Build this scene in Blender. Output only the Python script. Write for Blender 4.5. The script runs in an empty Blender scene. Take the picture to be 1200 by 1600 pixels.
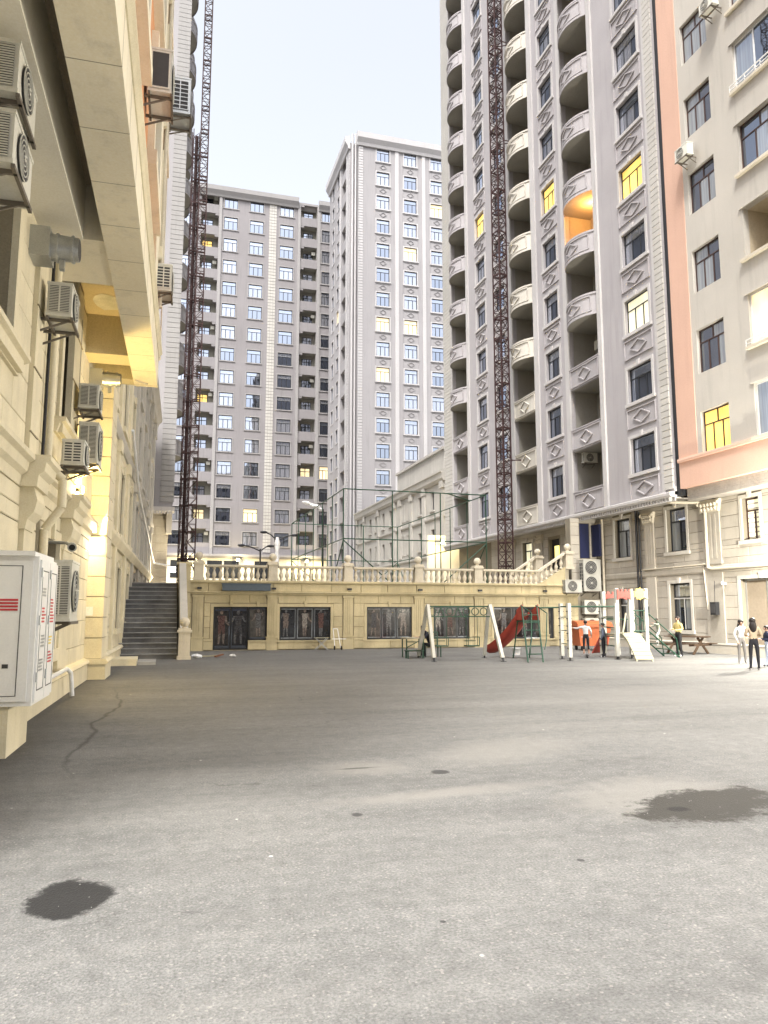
import bpy, bmesh, math, random
from mathutils import Vector, Matrix
random.seed(7)
R = math.radians
S = bpy.context.scene
COL = S.collection
# ---------------------------------------------------------------- camera, sky, sun, exposure
cam_d = bpy.data.cameras.new('camera'); cam = bpy.data.objects.new('camera', cam_d); COL.objects.link(cam)
cam_d.sensor_fit = 'VERTICAL'; cam_d.sensor_height = 36.0; cam_d.sensor_width = 27.0
cam_d.lens = 36.0 * 1190 / 1600; cam_d.clip_end = 2000; cam_d.clip_start = 0.05
cam.location = (0, 0, 1.75)
cam.rotation_euler = (R(90 + 7.563), 0, R(-16.2545))
S.camera = cam
S.render.resolution_x = 768; S.render.resolution_y = 1024
W = bpy.data.worlds.new('World'); S.world = W; W.use_nodes = True
nt = W.node_tree; nt.nodes.clear()
sky = nt.nodes.new('ShaderNodeTexSky'); sky.sky_type = 'NISHITA'; sky.sun_disc = False
SUN_EL, SUN_AZ = 60.0, 214.0          # azimuth: clockwise from +Y
sky.sun_elevation = R(SUN_EL); sky.sun_rotation = R(SUN_AZ)
sky.air_density = 1.0; sky.dust_density = 6.0; sky.ozone_density = 1.0; sky.altitude = 0
bg = nt.nodes.new('ShaderNodeBackground'); bg.inputs['Strength'].default_value = 0.15
wo = nt.nodes.new('ShaderNodeOutputWorld')
hs = nt.nodes.new('ShaderNodeHueSaturation'); hs.inputs['Saturation'].default_value = 0.30
nt.links.new(sky.outputs[0], hs.inputs['Color']); nt.links.new(hs.outputs[0], bg.inputs['Color']); nt.links.new(bg.outputs[0], wo.inputs['Surface'])
sun_d = bpy.data.lights.new('sun', 'SUN'); sun_d.energy = 1.5; sun_d.angle = R(11); sun_d.color = (1.0, 0.96, 0.90)
sun = bpy.data.objects.new('sun', sun_d); COL.objects.link(sun)
az, el = R(SUN_AZ), R(SUN_EL)
sdir = Vector((math.sin(az) * math.cos(el), math.cos(az) * math.cos(el), math.sin(el)))
sun.rotation_euler = sdir.to_track_quat('Z', 'Y').to_euler()
sun.location = (0, 0, 60)
S.view_settings.view_transform = 'Standard'; S.view_settings.look = 'None'
S.view_settings.exposure = 1.52; S.view_settings.gamma = 1.0
S.view_settings.use_curve_mapping = False
S.cycles.max_bounces = 6; S.cycles.diffuse_bounces = 3; S.cycles.glossy_bounces = 3; S.cycles.transmission_bounces = 2; S.cycles.transparent_max_bounces = 4
# ---------------------------------------------------------------- helpers
class MB:
    def __init__(s): s.v = []; s.f = []; s.m = []; s.s = []
    def add(s, vs, fs, mi=0, sm=False):
        o = len(s.v); s.v += [tuple(p) for p in vs]
        for f in fs: s.f.append(tuple(i + o for i in f)); s.m.append(mi); s.s.append(sm)
        return s
    def box(s, x0, x1, y0, y1, z0, z1, mi=0):
        return s.add([(x0,y0,z0),(x1,y0,z0),(x1,y1,z0),(x0,y1,z0),(x0,y0,z1),(x1,y0,z1),(x1,y1,z1),(x0,y1,z1)],
            [(0,3,2,1),(4,5,6,7),(0,1,5,4),(1,2,6,5),(2,3,7,6),(3,0,4,7)], mi)
    def quad(s, a, b, c, d, mi=0): return s.add([a,b,c,d], [(0,1,2,3)], mi)
    def frame_axes(s, p, q):
        p = Vector(p); q = Vector(q); d = (q - p).normalized()
        up = Vector((0,0,1)) if abs(d.z) < 0.9 else Vector((0,1,0))
        a = d.cross(up).normalized(); b = a.cross(d).normalized()
        return p, q, a, b
    def bar(s, p, q, w, h=None, mi=0):
        h = h or w; p, q, a, b = s.frame_axes(p, q); a = a*w/2; b = b*h/2
        vs = [p-a-b, p+a-b, p+a+b, p-a+b, q-a-b, q+a-b, q+a+b, q-a+b]
        return s.add(vs, [(0,3,2,1),(4,5,6,7),(0,1,5,4),(1,2,6,5),(2,3,7,6),(3,0,4,7)], mi)
    def cyl(s, p, q, r, r2=None, n=8, mi=0, cap=True):
        r2 = r if r2 is None else r2; p, q, a, b = s.frame_axes(p, q); vs = []
        for c, rr in ((p, r), (q, r2)):
            for i in range(n):
                t = 2*math.pi*i/n; vs.append(c + a*math.cos(t)*rr + b*math.sin(t)*rr)
        s.add(vs, [(i, (i+1)%n, n+(i+1)%n, n+i) for i in range(n)], mi, True)
        if cap: s.add(vs, [tuple(range(n-1,-1,-1)), tuple(range(n, 2*n))], mi)
        return s
    def tube(s, pts, r, n=6, mi=0):
        for i in range(len(pts)-1): s.cyl(pts[i], pts[i+1], r, r, n, mi)
        return s
    def lathe(s, prof, n=12, c=(0,0,0), mi=0, sm=True):
        vs = []
        for r, z in prof:
            for i in range(n):
                t = 2*math.pi*i/n; vs.append((c[0]+r*math.cos(t), c[1]+r*math.sin(t), c[2]+z))
        fs = []
        for k in range(len(prof)-1):
            for i in range(n):
                fs.append((k*n+i, k*n+(i+1)%n, (k+1)*n+(i+1)%n, (k+1)*n+i))
        s.add(vs, fs, mi, sm)
        s.add(vs, [tuple(range(n-1,-1,-1)), tuple(range((len(prof)-1)*n, len(prof)*n))], mi)
        return s
    def ball(s, c, r, n=12, m=8, mi=0, sc=(1,1,1)):
        prof = [(max(1e-4, math.sin(math.pi*k/m))*r, -math.cos(math.pi*k/m)*r) for k in range(m+1)]
        o = len(s.v); s.lathe(prof, n, (0,0,0), mi)
        for i in range(o, len(s.v)):
            x,y,z = s.v[i]; s.v[i] = (c[0]+x*sc[0], c[1]+y*sc[1], c[2]+z*sc[2])
        return s
    def prism(s, poly, y0, y1, mi=0):            # polygon in x,z extruded along y
        n = len(poly); vs = [(x,y0,z) for x,z in poly] + [(x,y1,z) for x,z in poly]
        s.add(vs, [tuple(range(n)), tuple(range(2*n-1, n-1, -1))] + [(i, i+n, (i+1)%n+n, (i+1)%n) for i in range(n)], mi)
        return s
    def extr(s, prof, x0, x1, mi=0):             # profile in y,z swept along x (mouldings)
        n = len(prof); vs = [(x0,y,z) for y,z in prof] + [(x1,y,z) for y,z in prof]
        s.add(vs, [tuple(range(n)), tuple(range(2*n-1, n-1, -1))] + [(i, i+n, (i+1)%n+n, (i+1)%n) for i in range(n)], mi)
        return s
    def wall(s, u0, u1, z0, z1, holes=(), y=0.0, dep=0.25, mi=0):
        us = sorted({u0,u1} | {min(max(h[i],u0),u1) for h in holes for i in (0,1)})
        zs = sorted({z0,z1} | {min(max(h[i],z0),z1) for h in holes for i in (2,3)})
        for i in range(len(us)-1):
            for j in range(len(zs)-1):
                a,b,c,d = us[i],us[i+1],zs[j],zs[j+1]; mu=(a+b)/2; mz=(c+d)/2
                if any(h[0]<mu<h[1] and h[2]<mz<h[3] for h in holes): continue
                s.quad((a,y,c),(b,y,c),(b,y,d),(a,y,d), mi)
        for h in holes:
            a,b,c,d = h[:4]; e = y+dep
            s.quad((a,y,c),(a,y,d),(a,e,d),(a,e,c), mi); s.quad((b,y,c),(b,e,c),(b,e,d),(b,y,d), mi)
            s.quad((a,y,c),(a,e,c),(b,e,c),(b,y,c), mi); s.quad((a,y,d),(b,y,d),(b,e,d),(a,e,d), mi)
        return s
    def shell(s, u0, u1, z0, z1, y0, y1, mi=0, bottom=True):     # sides, top, back of a wall's body
        s.quad((u0,y0,z0),(u0,y0,z1),(u0,y1,z1),(u0,y1,z0), mi); s.quad((u1,y0,z0),(u1,y1,z0),(u1,y1,z1),(u1,y0,z1), mi)
        s.quad((u0,y0,z1),(u1,y0,z1),(u1,y1,z1),(u0,y1,z1), mi); s.quad((u0,y1,z0),(u0,y1,z1),(u1,y1,z1),(u1,y1,z0), mi)
        if bottom: s.quad((u0,y0,z0),(u0,y1,z0),(u1,y1,z0),(u1,y0,z0), mi)
        return s
    def ring(s, u0, u1, z0, z1, t, y0, y1, mi=0, top=None, bot=None):
        tt = t if top is None else top; bb = t if bot is None else bot
        s.box(u0-t,u0,y0,y1,z0-bb,z1+tt,mi); s.box(u1,u1+t,y0,y1,z0-bb,z1+tt,mi)
        s.box(u0,u1,y0,y1,z1,z1+tt,mi); 
        if bb: s.box(u0,u1,y0,y1,z0-bb,z0,mi)
        return s
    def mesh(s, name, *mats):
        me = bpy.data.meshes.new(name); me.from_pydata(s.v, [], s.f)
        for m in mats: me.materials.append(m)
        me.polygons.foreach_set('material_index', s.m); me.polygons.foreach_set('use_smooth', s.s)
        me.update(); return me
def inst(name, me, parent=None, loc=(0,0,0), rz=0, rot=None, scale=None):
    o = bpy.data.objects.new(name, me); COL.objects.link(o)
    if parent: o.parent = parent
    o.location = loc; o.rotation_euler = rot if rot else (0,0,rz)
    if scale: o.scale = scale
    return o
def mk(name, mb, mats, parent=None, loc=(0,0,0), rz=0, rot=None):
    if not isinstance(mats, (tuple, list)): mats = (mats,)
    return inst(name, mb.mesh(name, *mats), parent, loc, rz, rot)
def tag(o, label, cat, group=None):
    o['label'] = label; o['category'] = cat
    if group: o['group'] = group
    return o
def thing(name, label, cat, loc=(0,0,0), rz=0, group=None):
    o = bpy.data.objects.new(name, None); COL.objects.link(o); o.empty_display_size = 0.2
    o.location = loc; o.rotation_euler = (0,0,rz); return tag(o, label, cat, group)
def struct(o): o['kind'] = 'structure'; return o
_mc = {}
def cached(key, fn):
    if key not in _mc: _mc[key] = fn()
    return _mc[key]
LAMP_L, LAMP_R, LAMP_FILL = 600, 1600, 2500     # watts of the floodlights, the last an added fill
# ---------------------------------------------------------------- materials
def nd(t, k): return t.nodes.new('ShaderNode' + k)
def base_mat(name):
    m = bpy.data.materials.new(name); m.use_nodes = True
    t = m.node_tree; return m, t, t.nodes['Principled BSDF']
def wpos(t, sc=(1,1,1)):
    g = nd(t,'NewGeometry'); mp = nd(t,'Mapping'); mp.inputs['Scale'].default_value = sc
    t.links.new(g.outputs['Position'], mp.inputs['Vector']); return mp.outputs[0]
def noise(t, vec, scale, detail=4, rough=0.6):
    n = nd(t,'TexNoise'); n.inputs['Scale'].default_value = scale; n.inputs['Detail'].default_value = detail
    n.inputs['Roughness'].default_value = rough; t.links.new(vec, n.inputs['Vector']); return n.outputs['Fac']
def ramp(t, fac, stops):
    r = nd(t,'ValToRGB'); t.links.new(fac, r.inputs[0]); e = r.color_ramp.elements
    while len(e) < len(stops): e.new(0.5)
    for i,(p,c) in enumerate(stops):
        e[i].position = p; e[i].color = (c if len(c)==4 else (*c,1)) if not isinstance(c,(int,float)) else (c,c,c,1)
    return r.outputs[0]
def mixc(t, fac, a, b, mode='MIX'):
    m = nd(t,'Mix'); m.data_type = 'RGBA'; m.blend_type = mode
    for sock, v in ((m.inputs[0], fac), (m.inputs[6], a), (m.inputs[7], b)):
        if hasattr(v, 'is_linked') or hasattr(v, 'links'): t.links.new(v, sock)
        elif isinstance(v, (int,float)): sock.default_value = v
        else: sock.default_value = (*v, 1) if len(v)==3 else v
    return m.outputs[2]
def math_(t, op, a, b=None):
    m = nd(t,'Math'); m.operation = op
    for i,v in enumerate((a,b)):
        if v is None: continue
        if isinstance(v,(int,float)): m.inputs[i].default_value = v
        else: t.links.new(v, m.inputs[i])
    return m.outputs[0]
def bump(t, p, h, dist=0.01, st=0.5):
    b = nd(t,'Bump'); b.inputs['Strength'].default_value = st; b.inputs['Distance'].default_value = dist
    t.links.new(h, b.inputs['Height']); t.links.new(b.outputs[0], p.inputs['Normal'])
def surf(name, col, rough=0.8, var=0.18, scale=3.0, fine=40, stain=0.25, streak=True, metal=0.0, spec=0.3, bst=0.25, bd=0.006, rnd=0.0, stc=None):
    m, t, p = base_mat(name)
    v = wpos(t); big = noise(t, v, scale*0.25, 5); fin = noise(t, v, fine, 3)
    dark = tuple(c*(1-var) for c in col); lite = tuple(min(1,c*(1+var*0.6)) for c in col)
    c = ramp(t, big, [(0.3, dark), (0.7, lite)])
    if streak:
        sv = wpos(t, (2.2,2.2,0.16)); st = noise(t, sv, 1.4, 5, 0.65)
        sc = stc or tuple(x*(1-stain) for x in col)
        c = mixc(t, ramp(t, st, [(0.52,0.0),(0.78,0.75)]), c, sc)
    c = mixc(t, 0.12, c, ramp(t, fin, [(0.3,0.0),(0.7,1.0)]), 'OVERLAY')
    if rnd:
        oi = nd(t,'ObjectInfo'); f = math_(t,'MULTIPLY_ADD', oi.outputs['Random'], 2*rnd); t.nodes[-1].inputs[2].default_value = 1-rnd
        c = mixc(t, 1.0, c, f, 'MULTIPLY')
    t.links.new(c, p.inputs['Base Color'])
    p.inputs['Roughness'].default_value = rough; p.inputs['Metallic'].default_value = metal
    p.inputs['Specular IOR Level'].default_value = spec
    bump(t, p, fin, bd, bst); return m
def plain(name, col, rough=0.5, metal=0.0, spec=0.4, var=0.12, scale=8):
    m, t, p = base_mat(name); v = wpos(t); n = noise(t, v, scale, 4)
    t.links.new(ramp(t, n, [(0.3, tuple(c*(1-var) for c in col)), (0.7, tuple(min(1,c*(1+var*0.5)) for c in col))]), p.inputs['Base Color'])
    p.inputs['Roughness'].default_value = rough; p.inputs['Metallic'].default_value = metal; p.inputs['Specular IOR Level'].default_value = spec
    return m
def emit(name, col, st, var=0.6, scale=1.6):
    m, t, p = base_mat(name); v = wpos(t, (1,1,0.4)); n = noise(t, v, scale, 3)
    c = ramp(t, n, [(0.3, tuple(x*(1-var) for x in col)), (0.65, col)])
    t.links.new(c, p.inputs['Emission Color']); p.inputs['Emission Strength'].default_value = st
    p.inputs['Base Color'].default_value = (*col, 1); p.inputs['Roughness'].default_value = 0.15
    m.cycles.emission_sampling = 'NONE'
    return m
def glass(name, gl=0.5, dark=(0.012,0.014,0.018), cur=(0.33,0.33,0.35), pc=0.62, tint=(0.68,0.76,0.92)):
    # reflective tinted pane; some rooms have a pale curtain drawn right behind it
    m, t, p = base_mat(name); oi = nd(t,'ObjectInfo')
    fold = noise(t, wpos(t, (9,9,0.25)), 1.0, 2)
    curc = ramp(t, fold, [(0.3, tuple(c*0.55 for c in cur)), (0.7, cur)])
    sel = ramp(t, oi.outputs['Random'], [(pc-0.02,0.0),(pc+0.02,1.0)])
    c = mixc(t, sel, dark, curc)
    t.links.new(c, p.inputs['Base Color']); p.inputs['Roughness'].default_value = 0.6; p.inputs['Specular IOR Level'].default_value = 0.0
    g = nd(t,'BsdfGlossy'); g.inputs['Color'].default_value = (*tint,1); g.inputs['Roughness'].default_value = 0.02
    b = nd(t,'Bump'); b.inputs['Strength'].default_value = 0.12; b.inputs['Distance'].default_value = 0.02
    t.links.new(noise(t, wpos(t), 0.9, 1), b.inputs['Height']); t.links.new(b.outputs[0], g.inputs['Normal'])
    lw = nd(t,'LayerWeight'); lw.inputs[0].default_value = 0.30
    f = math_(t,'MULTIPLY_ADD', lw.outputs['Fresnel'], 1-gl); t.nodes[-1].inputs[2].default_value = gl*0.9
    mx = nd(t,'MixShader'); t.links.new(f, mx.inputs[0]); t.links.new(p.outputs[0], mx.inputs[1]); t.links.new(g.outputs[0], mx.inputs[2])
    t.links.new(mx.outputs[0], t.nodes['Material Output'].inputs['Surface']); return m
M = {}
M['tower'] = surf('tower_grey_render', (0.375,0.358,0.368), 0.85, 0.10, 1.0, 30, 0.24)
M['tower_trim'] = surf('tower_white_trim', (0.47,0.457,0.452), 0.8, 0.08, 2.0, 30, 0.18)
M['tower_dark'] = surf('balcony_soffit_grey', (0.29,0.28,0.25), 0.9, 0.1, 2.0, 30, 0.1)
M['far'] = surf('far_block_taupe_render', (0.245,0.232,0.238), 0.85, 0.08, 0.6, 20, 0.22)
M['far_trim'] = surf('far_block_trim', (0.30,0.29,0.288), 0.8, 0.06, 0.6, 20, 0.12)
M['t2'] = surf('pale_tower_render', (0.315,0.305,0.313), 0.85, 0.08, 0.6, 20, 0.22)
M['t2_trim'] = surf('pale_tower_trim', (0.46,0.45,0.455), 0.8, 0.06, 0.6, 20, 0.15)
M['ltq'] = surf('shaded_quoin', (0.30,0.295,0.29), 0.85, 0.08, 2.0, 25, 0.2)  # darker copy of the quoin stone, its shade put into the colour
M['wbs'] = surf('weathered_white_stone', (0.42,0.405,0.375), 0.85, 0.14, 1.5, 35, 0.32)
M['doorpanel'] = plain('beige_door_panel', (0.30,0.25,0.19), 0.5)
M['quoin'] = surf('pale_quoin_stone', (0.46,0.445,0.415), 0.85, 0.1, 2.0, 25, 0.15, rnd=0.05)
M['stone_r'] = surf('sawn_limestone_beige', (0.42,0.388,0.33), 0.85, 0.16, 3.0, 45, 0.22, rnd=0.10)
M['stone_l'] = surf('sawn_limestone_cream', (0.71,0.645,0.475), 0.85, 0.16, 3.0, 45, 0.22, rnd=0.06)
M['stone_t'] = surf('terrace_limestone_yellow', (0.50,0.432,0.272), 0.85, 0.2, 3.0, 45, 0.38, rnd=0.08)
M['stone_w'] = surf('white_limestone', (0.52,0.495,0.44), 0.85, 0.12, 2.0, 35, 0.22, rnd=0.05)
M['joint'] = surf('mortar_joint', (0.22,0.195,0.15), 0.95, 0.1, 3.0, 40, 0.1)
M['joint_l'] = surf('mortar_joint_cream', (0.30,0.26,0.18), 0.95, 0.1, 3.0, 40, 0.1)
M['pink'] = surf('peach_render', (0.58,0.38,0.295), 0.85, 0.08, 1.0, 30, 0.12)
M['beige'] = surf('pale_beige_render', (0.47,0.445,0.40), 0.85, 0.09, 1.0, 30, 0.24)
M['cream'] = surf('cream_render', (0.78,0.715,0.56), 0.85, 0.12, 1.5, 30, 0.25)
M['taupe'] = surf('shaded_soffit_render', (0.46,0.39,0.28), 0.9, 0.1, 1.5, 30, 0.2)  # brown soffit tone, with the recess shade put into its colour
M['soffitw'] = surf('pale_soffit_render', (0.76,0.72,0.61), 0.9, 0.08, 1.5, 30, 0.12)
M['orange'] = surf('orange_render', (0.66,0.33,0.17), 0.85, 0.08, 1.5, 30, 0.2)
M['ochre'] = surf('ochre_render', (0.54,0.47,0.31), 0.85, 0.08, 1.5, 30, 0.2)
M['cementpatch'] = surf('bare_cement_patch', (0.50,0.49,0.46), 0.95, 0.3, 8, 40, 0.2)
M['frame'] = plain('dark_window_frame', (0.018,0.020,0.024), 0.4)
M['brownframe'] = plain('brown_window_frame', (0.06,0.032,0.026), 0.45)
M['whiteframe'] = plain('white_upvc_frame', (0.72,0.72,0.70), 0.4)
M['glass'] = glass('window_glass')
M['glass_t'] = glass('transom_glass', 0.55, (0.10,0.11,0.12), (0.40,0.40,0.40), 0.35)
M['glass_n'] = glass('near_window_glass', 0.25, (0.02,0.022,0.025), (0.32,0.34,0.34), 0.45)
M['lit'] = emit('lit_room_yellow', (1.0,0.66,0.16), 0.5)
M['litw'] = emit('lit_room_pale', (1.0,0.80,0.46), 0.40)
M['litg'] = emit('lit_room_soft', (0.92,0.88,0.62), 0.32)
M['black'] = plain('black_void', (0.012,0.012,0.013), 0.7)
M['rust'] = surf('rusty_steel', (0.050,0.026,0.026), 0.7, 0.3, 6, 40, 0.3, streak=False)
M['dsteel'] = plain('dark_steel', (0.035,0.036,0.04), 0.5, 0.4)
M['galv'] = surf('galvanised_sheet', (0.50,0.52,0.53), 0.35, 0.15, 5, 60, 0.15, metal=0.75, spec=0.5)
M['brk'] = plain('weathered_bracket', (0.16,0.14,0.115), 0.7)
M['green'] = plain('green_paint', (0.012,0.055,0.032), 0.45)
M['white'] = surf('white_paint', (0.47,0.465,0.42), 0.55, 0.14, 5, 40, 0.15, spec=0.4)
M['cab'] = surf('cabinet_white_enamel', (0.82,0.82,0.80), 0.45, 0.05, 3, 40, 0.12, spec=0.4)
M['acw'] = surf('ac_white_casing', (0.66,0.65,0.58), 0.45, 0.06, 5, 30, 0.18, spec=0.4)
M['acg'] = plain('ac_grille_dark', (0.05,0.05,0.052), 0.6)
M['red'] = surf('red_plastic', (0.30,0.04,0.025), 0.55, 0.15, 5, 30, 0.2, spec=0.5)
M['redp'] = plain('red_print', (0.55,0.05,0.06), 0.5)
M['orangep'] = surf('orange_plastic', (0.45,0.12,0.04), 0.55, 0.12, 5, 30, 0.25, spec=0.5)
M['yellow'] = plain('yellow_paint', (0.80,0.62,0.10), 0.5)
M['plank'] = surf('pale_plank', (0.36,0.34,0.25), 0.7, 0.12, 6, 40, 0.2, rnd=0.08)
M['wood'] = surf('brown_timber', (0.085,0.055,0.035), 0.75, 0.25, 6, 50, 0.3)
M['blue'] = plain('navy_panel', (0.012,0.016,0.055), 0.45)
M['cloth_w'] = plain('white_cloth', (0.70,0.70,0.68), 0.9)
M['plastic_w'] = plain('white_wrap', (0.78,0.79,0.80), 0.35)
M['rubber'] = plain('black_rubber', (0.015,0.015,0.015), 0.7)
M['stair'] = surf('dark_granite_step', (0.155,0.157,0.16), 0.75, 0.45, 4, 40, 0.3, rnd=0.12)
M['stair_e'] = surf('worn_step_edge', (0.33,0.33,0.32), 0.8, 0.3, 6, 40, 0.3, rnd=0.15)
M['sign'] = plain('grey_blue_sign_box', (0.075,0.10,0.125), 0.5)
M['paper'] = plain('paper', (0.80,0.80,0.76), 0.7)
M['lampon'] = emit('lamp_glow', (1.0,0.80,0.42), 14, 0.0)
M['lampw'] = emit('lamp_glow_white', (1.0,0.93,0.78), 14, 0.0)
def clothm(name, c): return surf(name, c, 0.9, 0.15, 10, 90, 0.15, streak=False, bst=0.4)
# ---------------------------------------------------------------- windows and stones
def pane_rects(w, h, kind):
    x0, x1, z0, z1 = -w/2, w/2, -h/2, h/2
    def cols(a, b, n, c, d, tr): return [(a+(b-a)*i/n, a+(b-a)*(i+1)/n, c, d, tr) for i in range(n)]
    zt = z0 + h*0.70
    if kind == 'T': return cols(x0,x1,3,z0,zt,0) + cols(x0,x1,1,zt,z1,1)
    if kind == 'P': return cols(x0,x1,3,z0,zt,0) + cols(x0,x1,2,zt,z1,1)
    if kind == 'D': return cols(x0,x1,2,z0,zt,0) + cols(x0,x1,1,zt,z1,1)
    if kind == 'B': return cols(x0,x1,4,z0,zt,0) + cols(x0,x1,3,zt,z1,1)
    if kind == 'S3': return cols(x0,x1,3,z0,z1,0)
    if kind == 'S2': return cols(x0,x1,2,z0,z1,0)
    return [(x0,x1,z0,z1,0)]
def window(parent, u, zc, w, h, y, kind='T', fm='frame', gm=('glass','glass_t'), lit=None, sur=None, sep=True, ft=0.055, sill=True):
    rects = pane_rects(w, h, kind)
    def fr():
        b = MB()
        b.box(-w/2,-w/2+ft,0,0.07,-h/2,h/2); b.box(w/2-ft,w/2,0,0.07,-h/2,h/2)
        b.box(-w/2+ft,w/2-ft,0,0.07,-h/2,-h/2+ft); b.box(-w/2+ft,w/2-ft,0,0.07,h/2-ft,h/2)
        tr = sorted({r[2] for r in rects if r[2] > -h/2+0.01})
        for z in tr: b.box(-w/2+ft,w/2-ft,0.001,0.069,z-ft*0.5,z+ft*0.5)
        for r in rects:
            if r[0] > -w/2+0.01:
                lo = r[2]+ft*0.5 if r[2] > -h/2+0.01 else r[2]+ft
                hi = r[3]-ft*0.5 if r[3] < h/2-0.01 else r[3]-ft
                b.box(r[0]-ft*0.55, r[0]+ft*0.55, 0.002, 0.068, lo, hi)
        return b.mesh('window', M[fm])
    wo_ = inst('window', cached(('wf',w,h,kind,fm,ft), fr), parent, (u, y, zc))
    gl, gt = (lit, lit) if lit else gm
    if sep:
        for r in rects:
            g = gt if r[4] else gl; pw, ph = round(r[1]-r[0],3), round(r[3]-r[2],3)
            me = cached(('pn',pw,ph,g), lambda: MB().box(-pw/2,pw/2,-0.005,0.005,-ph/2,ph/2).mesh('pane', M[g]))
            inst('pane', me, wo_, ((r[0]+r[1])/2, 0.035, (r[2]+r[3])/2))
    else:
        def pj():
            b = MB()
            for r in rects: b.box(r[0],r[1],0.03,0.04,r[2],r[3], r[4])
            return b.mesh('pane', M[gl], M[gt])
        inst('pane', cached(('pj',w,h,kind,gl,gt), pj), wo_)
    if sur:
        t, pr, sm = sur[:3]; dz = y
        def sf():
            b = MB(); b.ring(-w/2,w/2,-h/2,h/2,t,-dz-pr,-dz+0.01,0,bot=0 if sill else t)
            if sill: b.box(-w/2-t*1.4,w/2+t*1.4,-dz-pr*1.9,-dz+0.012,-h/2-t*1.1,-h/2-0.001)
            if len(sur) > 3: b.prism([(-0.07,h/2+0.002),(0.07,h/2+0.002),(0.11,h/2+t*1.7),(-0.11,h/2+t*1.7)], -dz-pr*1.8, -dz+0.012)
            return b.mesh('surround', M[sm])
        inst('surround', cached(('sr',w,h,t,pr,sm,dz,sill,len(sur)), sf), wo_)
    return wo_
def stones(parent, u0, u1, z0, z1, ch, sw, holes=(), mat='stone_r', proud=0.03, gap=0.014, rnd=None, name='stone', z_off=0.0, jit=0.25, y=0.0):
    rnd = rnd or random.Random(11)
    zs = [z0]
    while zs[-1] + ch < z1 - 0.12: zs.append(zs[-1] + ch)
    zs.append(z1)
    for h in holes:
        for e in (h[2], h[3]):
            if z0 < e < z1:
                j = min(range(len(zs)), key=lambda i: abs(zs[i]-e))
                if abs(zs[j]-e) < 0.16 and 0 < j < len(zs)-1: zs[j] = e
                elif abs(zs[j]-e) > 0.02: zs.append(e); zs.sort()
    for k in range(len(zs)-1):
        a, b = zs[k], zs[k+1]; mz = (a+b)/2
        if b - a < 0.05: continue
        segs = [(u0,u1)]
        for h in holes:
            if h[2] < mz < h[3]:
                ns = []
                for s0, s1 in segs:
                    if h[1] <= s0 or h[0] >= s1: ns.append((s0,s1)); continue
                    if h[0] > s0: ns.append((s0,h[0]))
                    if h[1] < s1: ns.append((h[1],s1))
                segs = ns
        for s0, s1 in segs:
            n = max(1, round((s1-s0)/sw)); w = (s1-s0)/n; cuts = [s0+w*i for i in range(n+1)]
            off = (k % 2)*0.5*w
            if n > 1: cuts = [s0] + [c + off - 0.25*w + rnd.uniform(-jit,jit)*w*0.3 for c in cuts[1:-1]] + [s1]
            for i in range(len(cuts)-1):
                ww = round((cuts[i+1]-cuts[i]-gap)*25)/25; hh = round((b-a-gap)*50)/50
                ww = max(0.04, min(ww, cuts[i+1]-cuts[i]-0.006)); hh = max(0.03, min(hh, b-a-0.006))
                ww = round(ww,3); hh = round(hh,3)
                def f():
                    q = MB(); e = 0.012
                    vs = [(-ww/2,0.02,-hh/2),(ww/2,0.02,-hh/2),(ww/2,0.02,hh/2),(-ww/2,0.02,hh/2),
                          (-ww/2,-proud+e,-hh/2),(ww/2,-proud+e,-hh/2),(ww/2,-proud+e,hh/2),(-ww/2,-proud+e,hh/2),
                          (-ww/2+e,-proud,-hh/2+e),(ww/2-e,-proud,-hh/2+e),(ww/2-e,-proud,hh/2-e),(-ww/2+e,-proud,hh/2-e)]
                    q.add(vs, [(0,1,5,4),(1,2,6,5),(2,3,7,6),(3,0,4,7),(4,5,9,8),(5,6,10,9),(6,7,11,10),(7,4,8,11),(8,9,10,11)])
                    return q.mesh(name, M[mat])
                inst(name, cached(('st',ww,hh,proud,mat,name), f), parent, ((cuts[i]+cuts[i+1])/2, y - rnd.uniform(0,0.006), mz))
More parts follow.
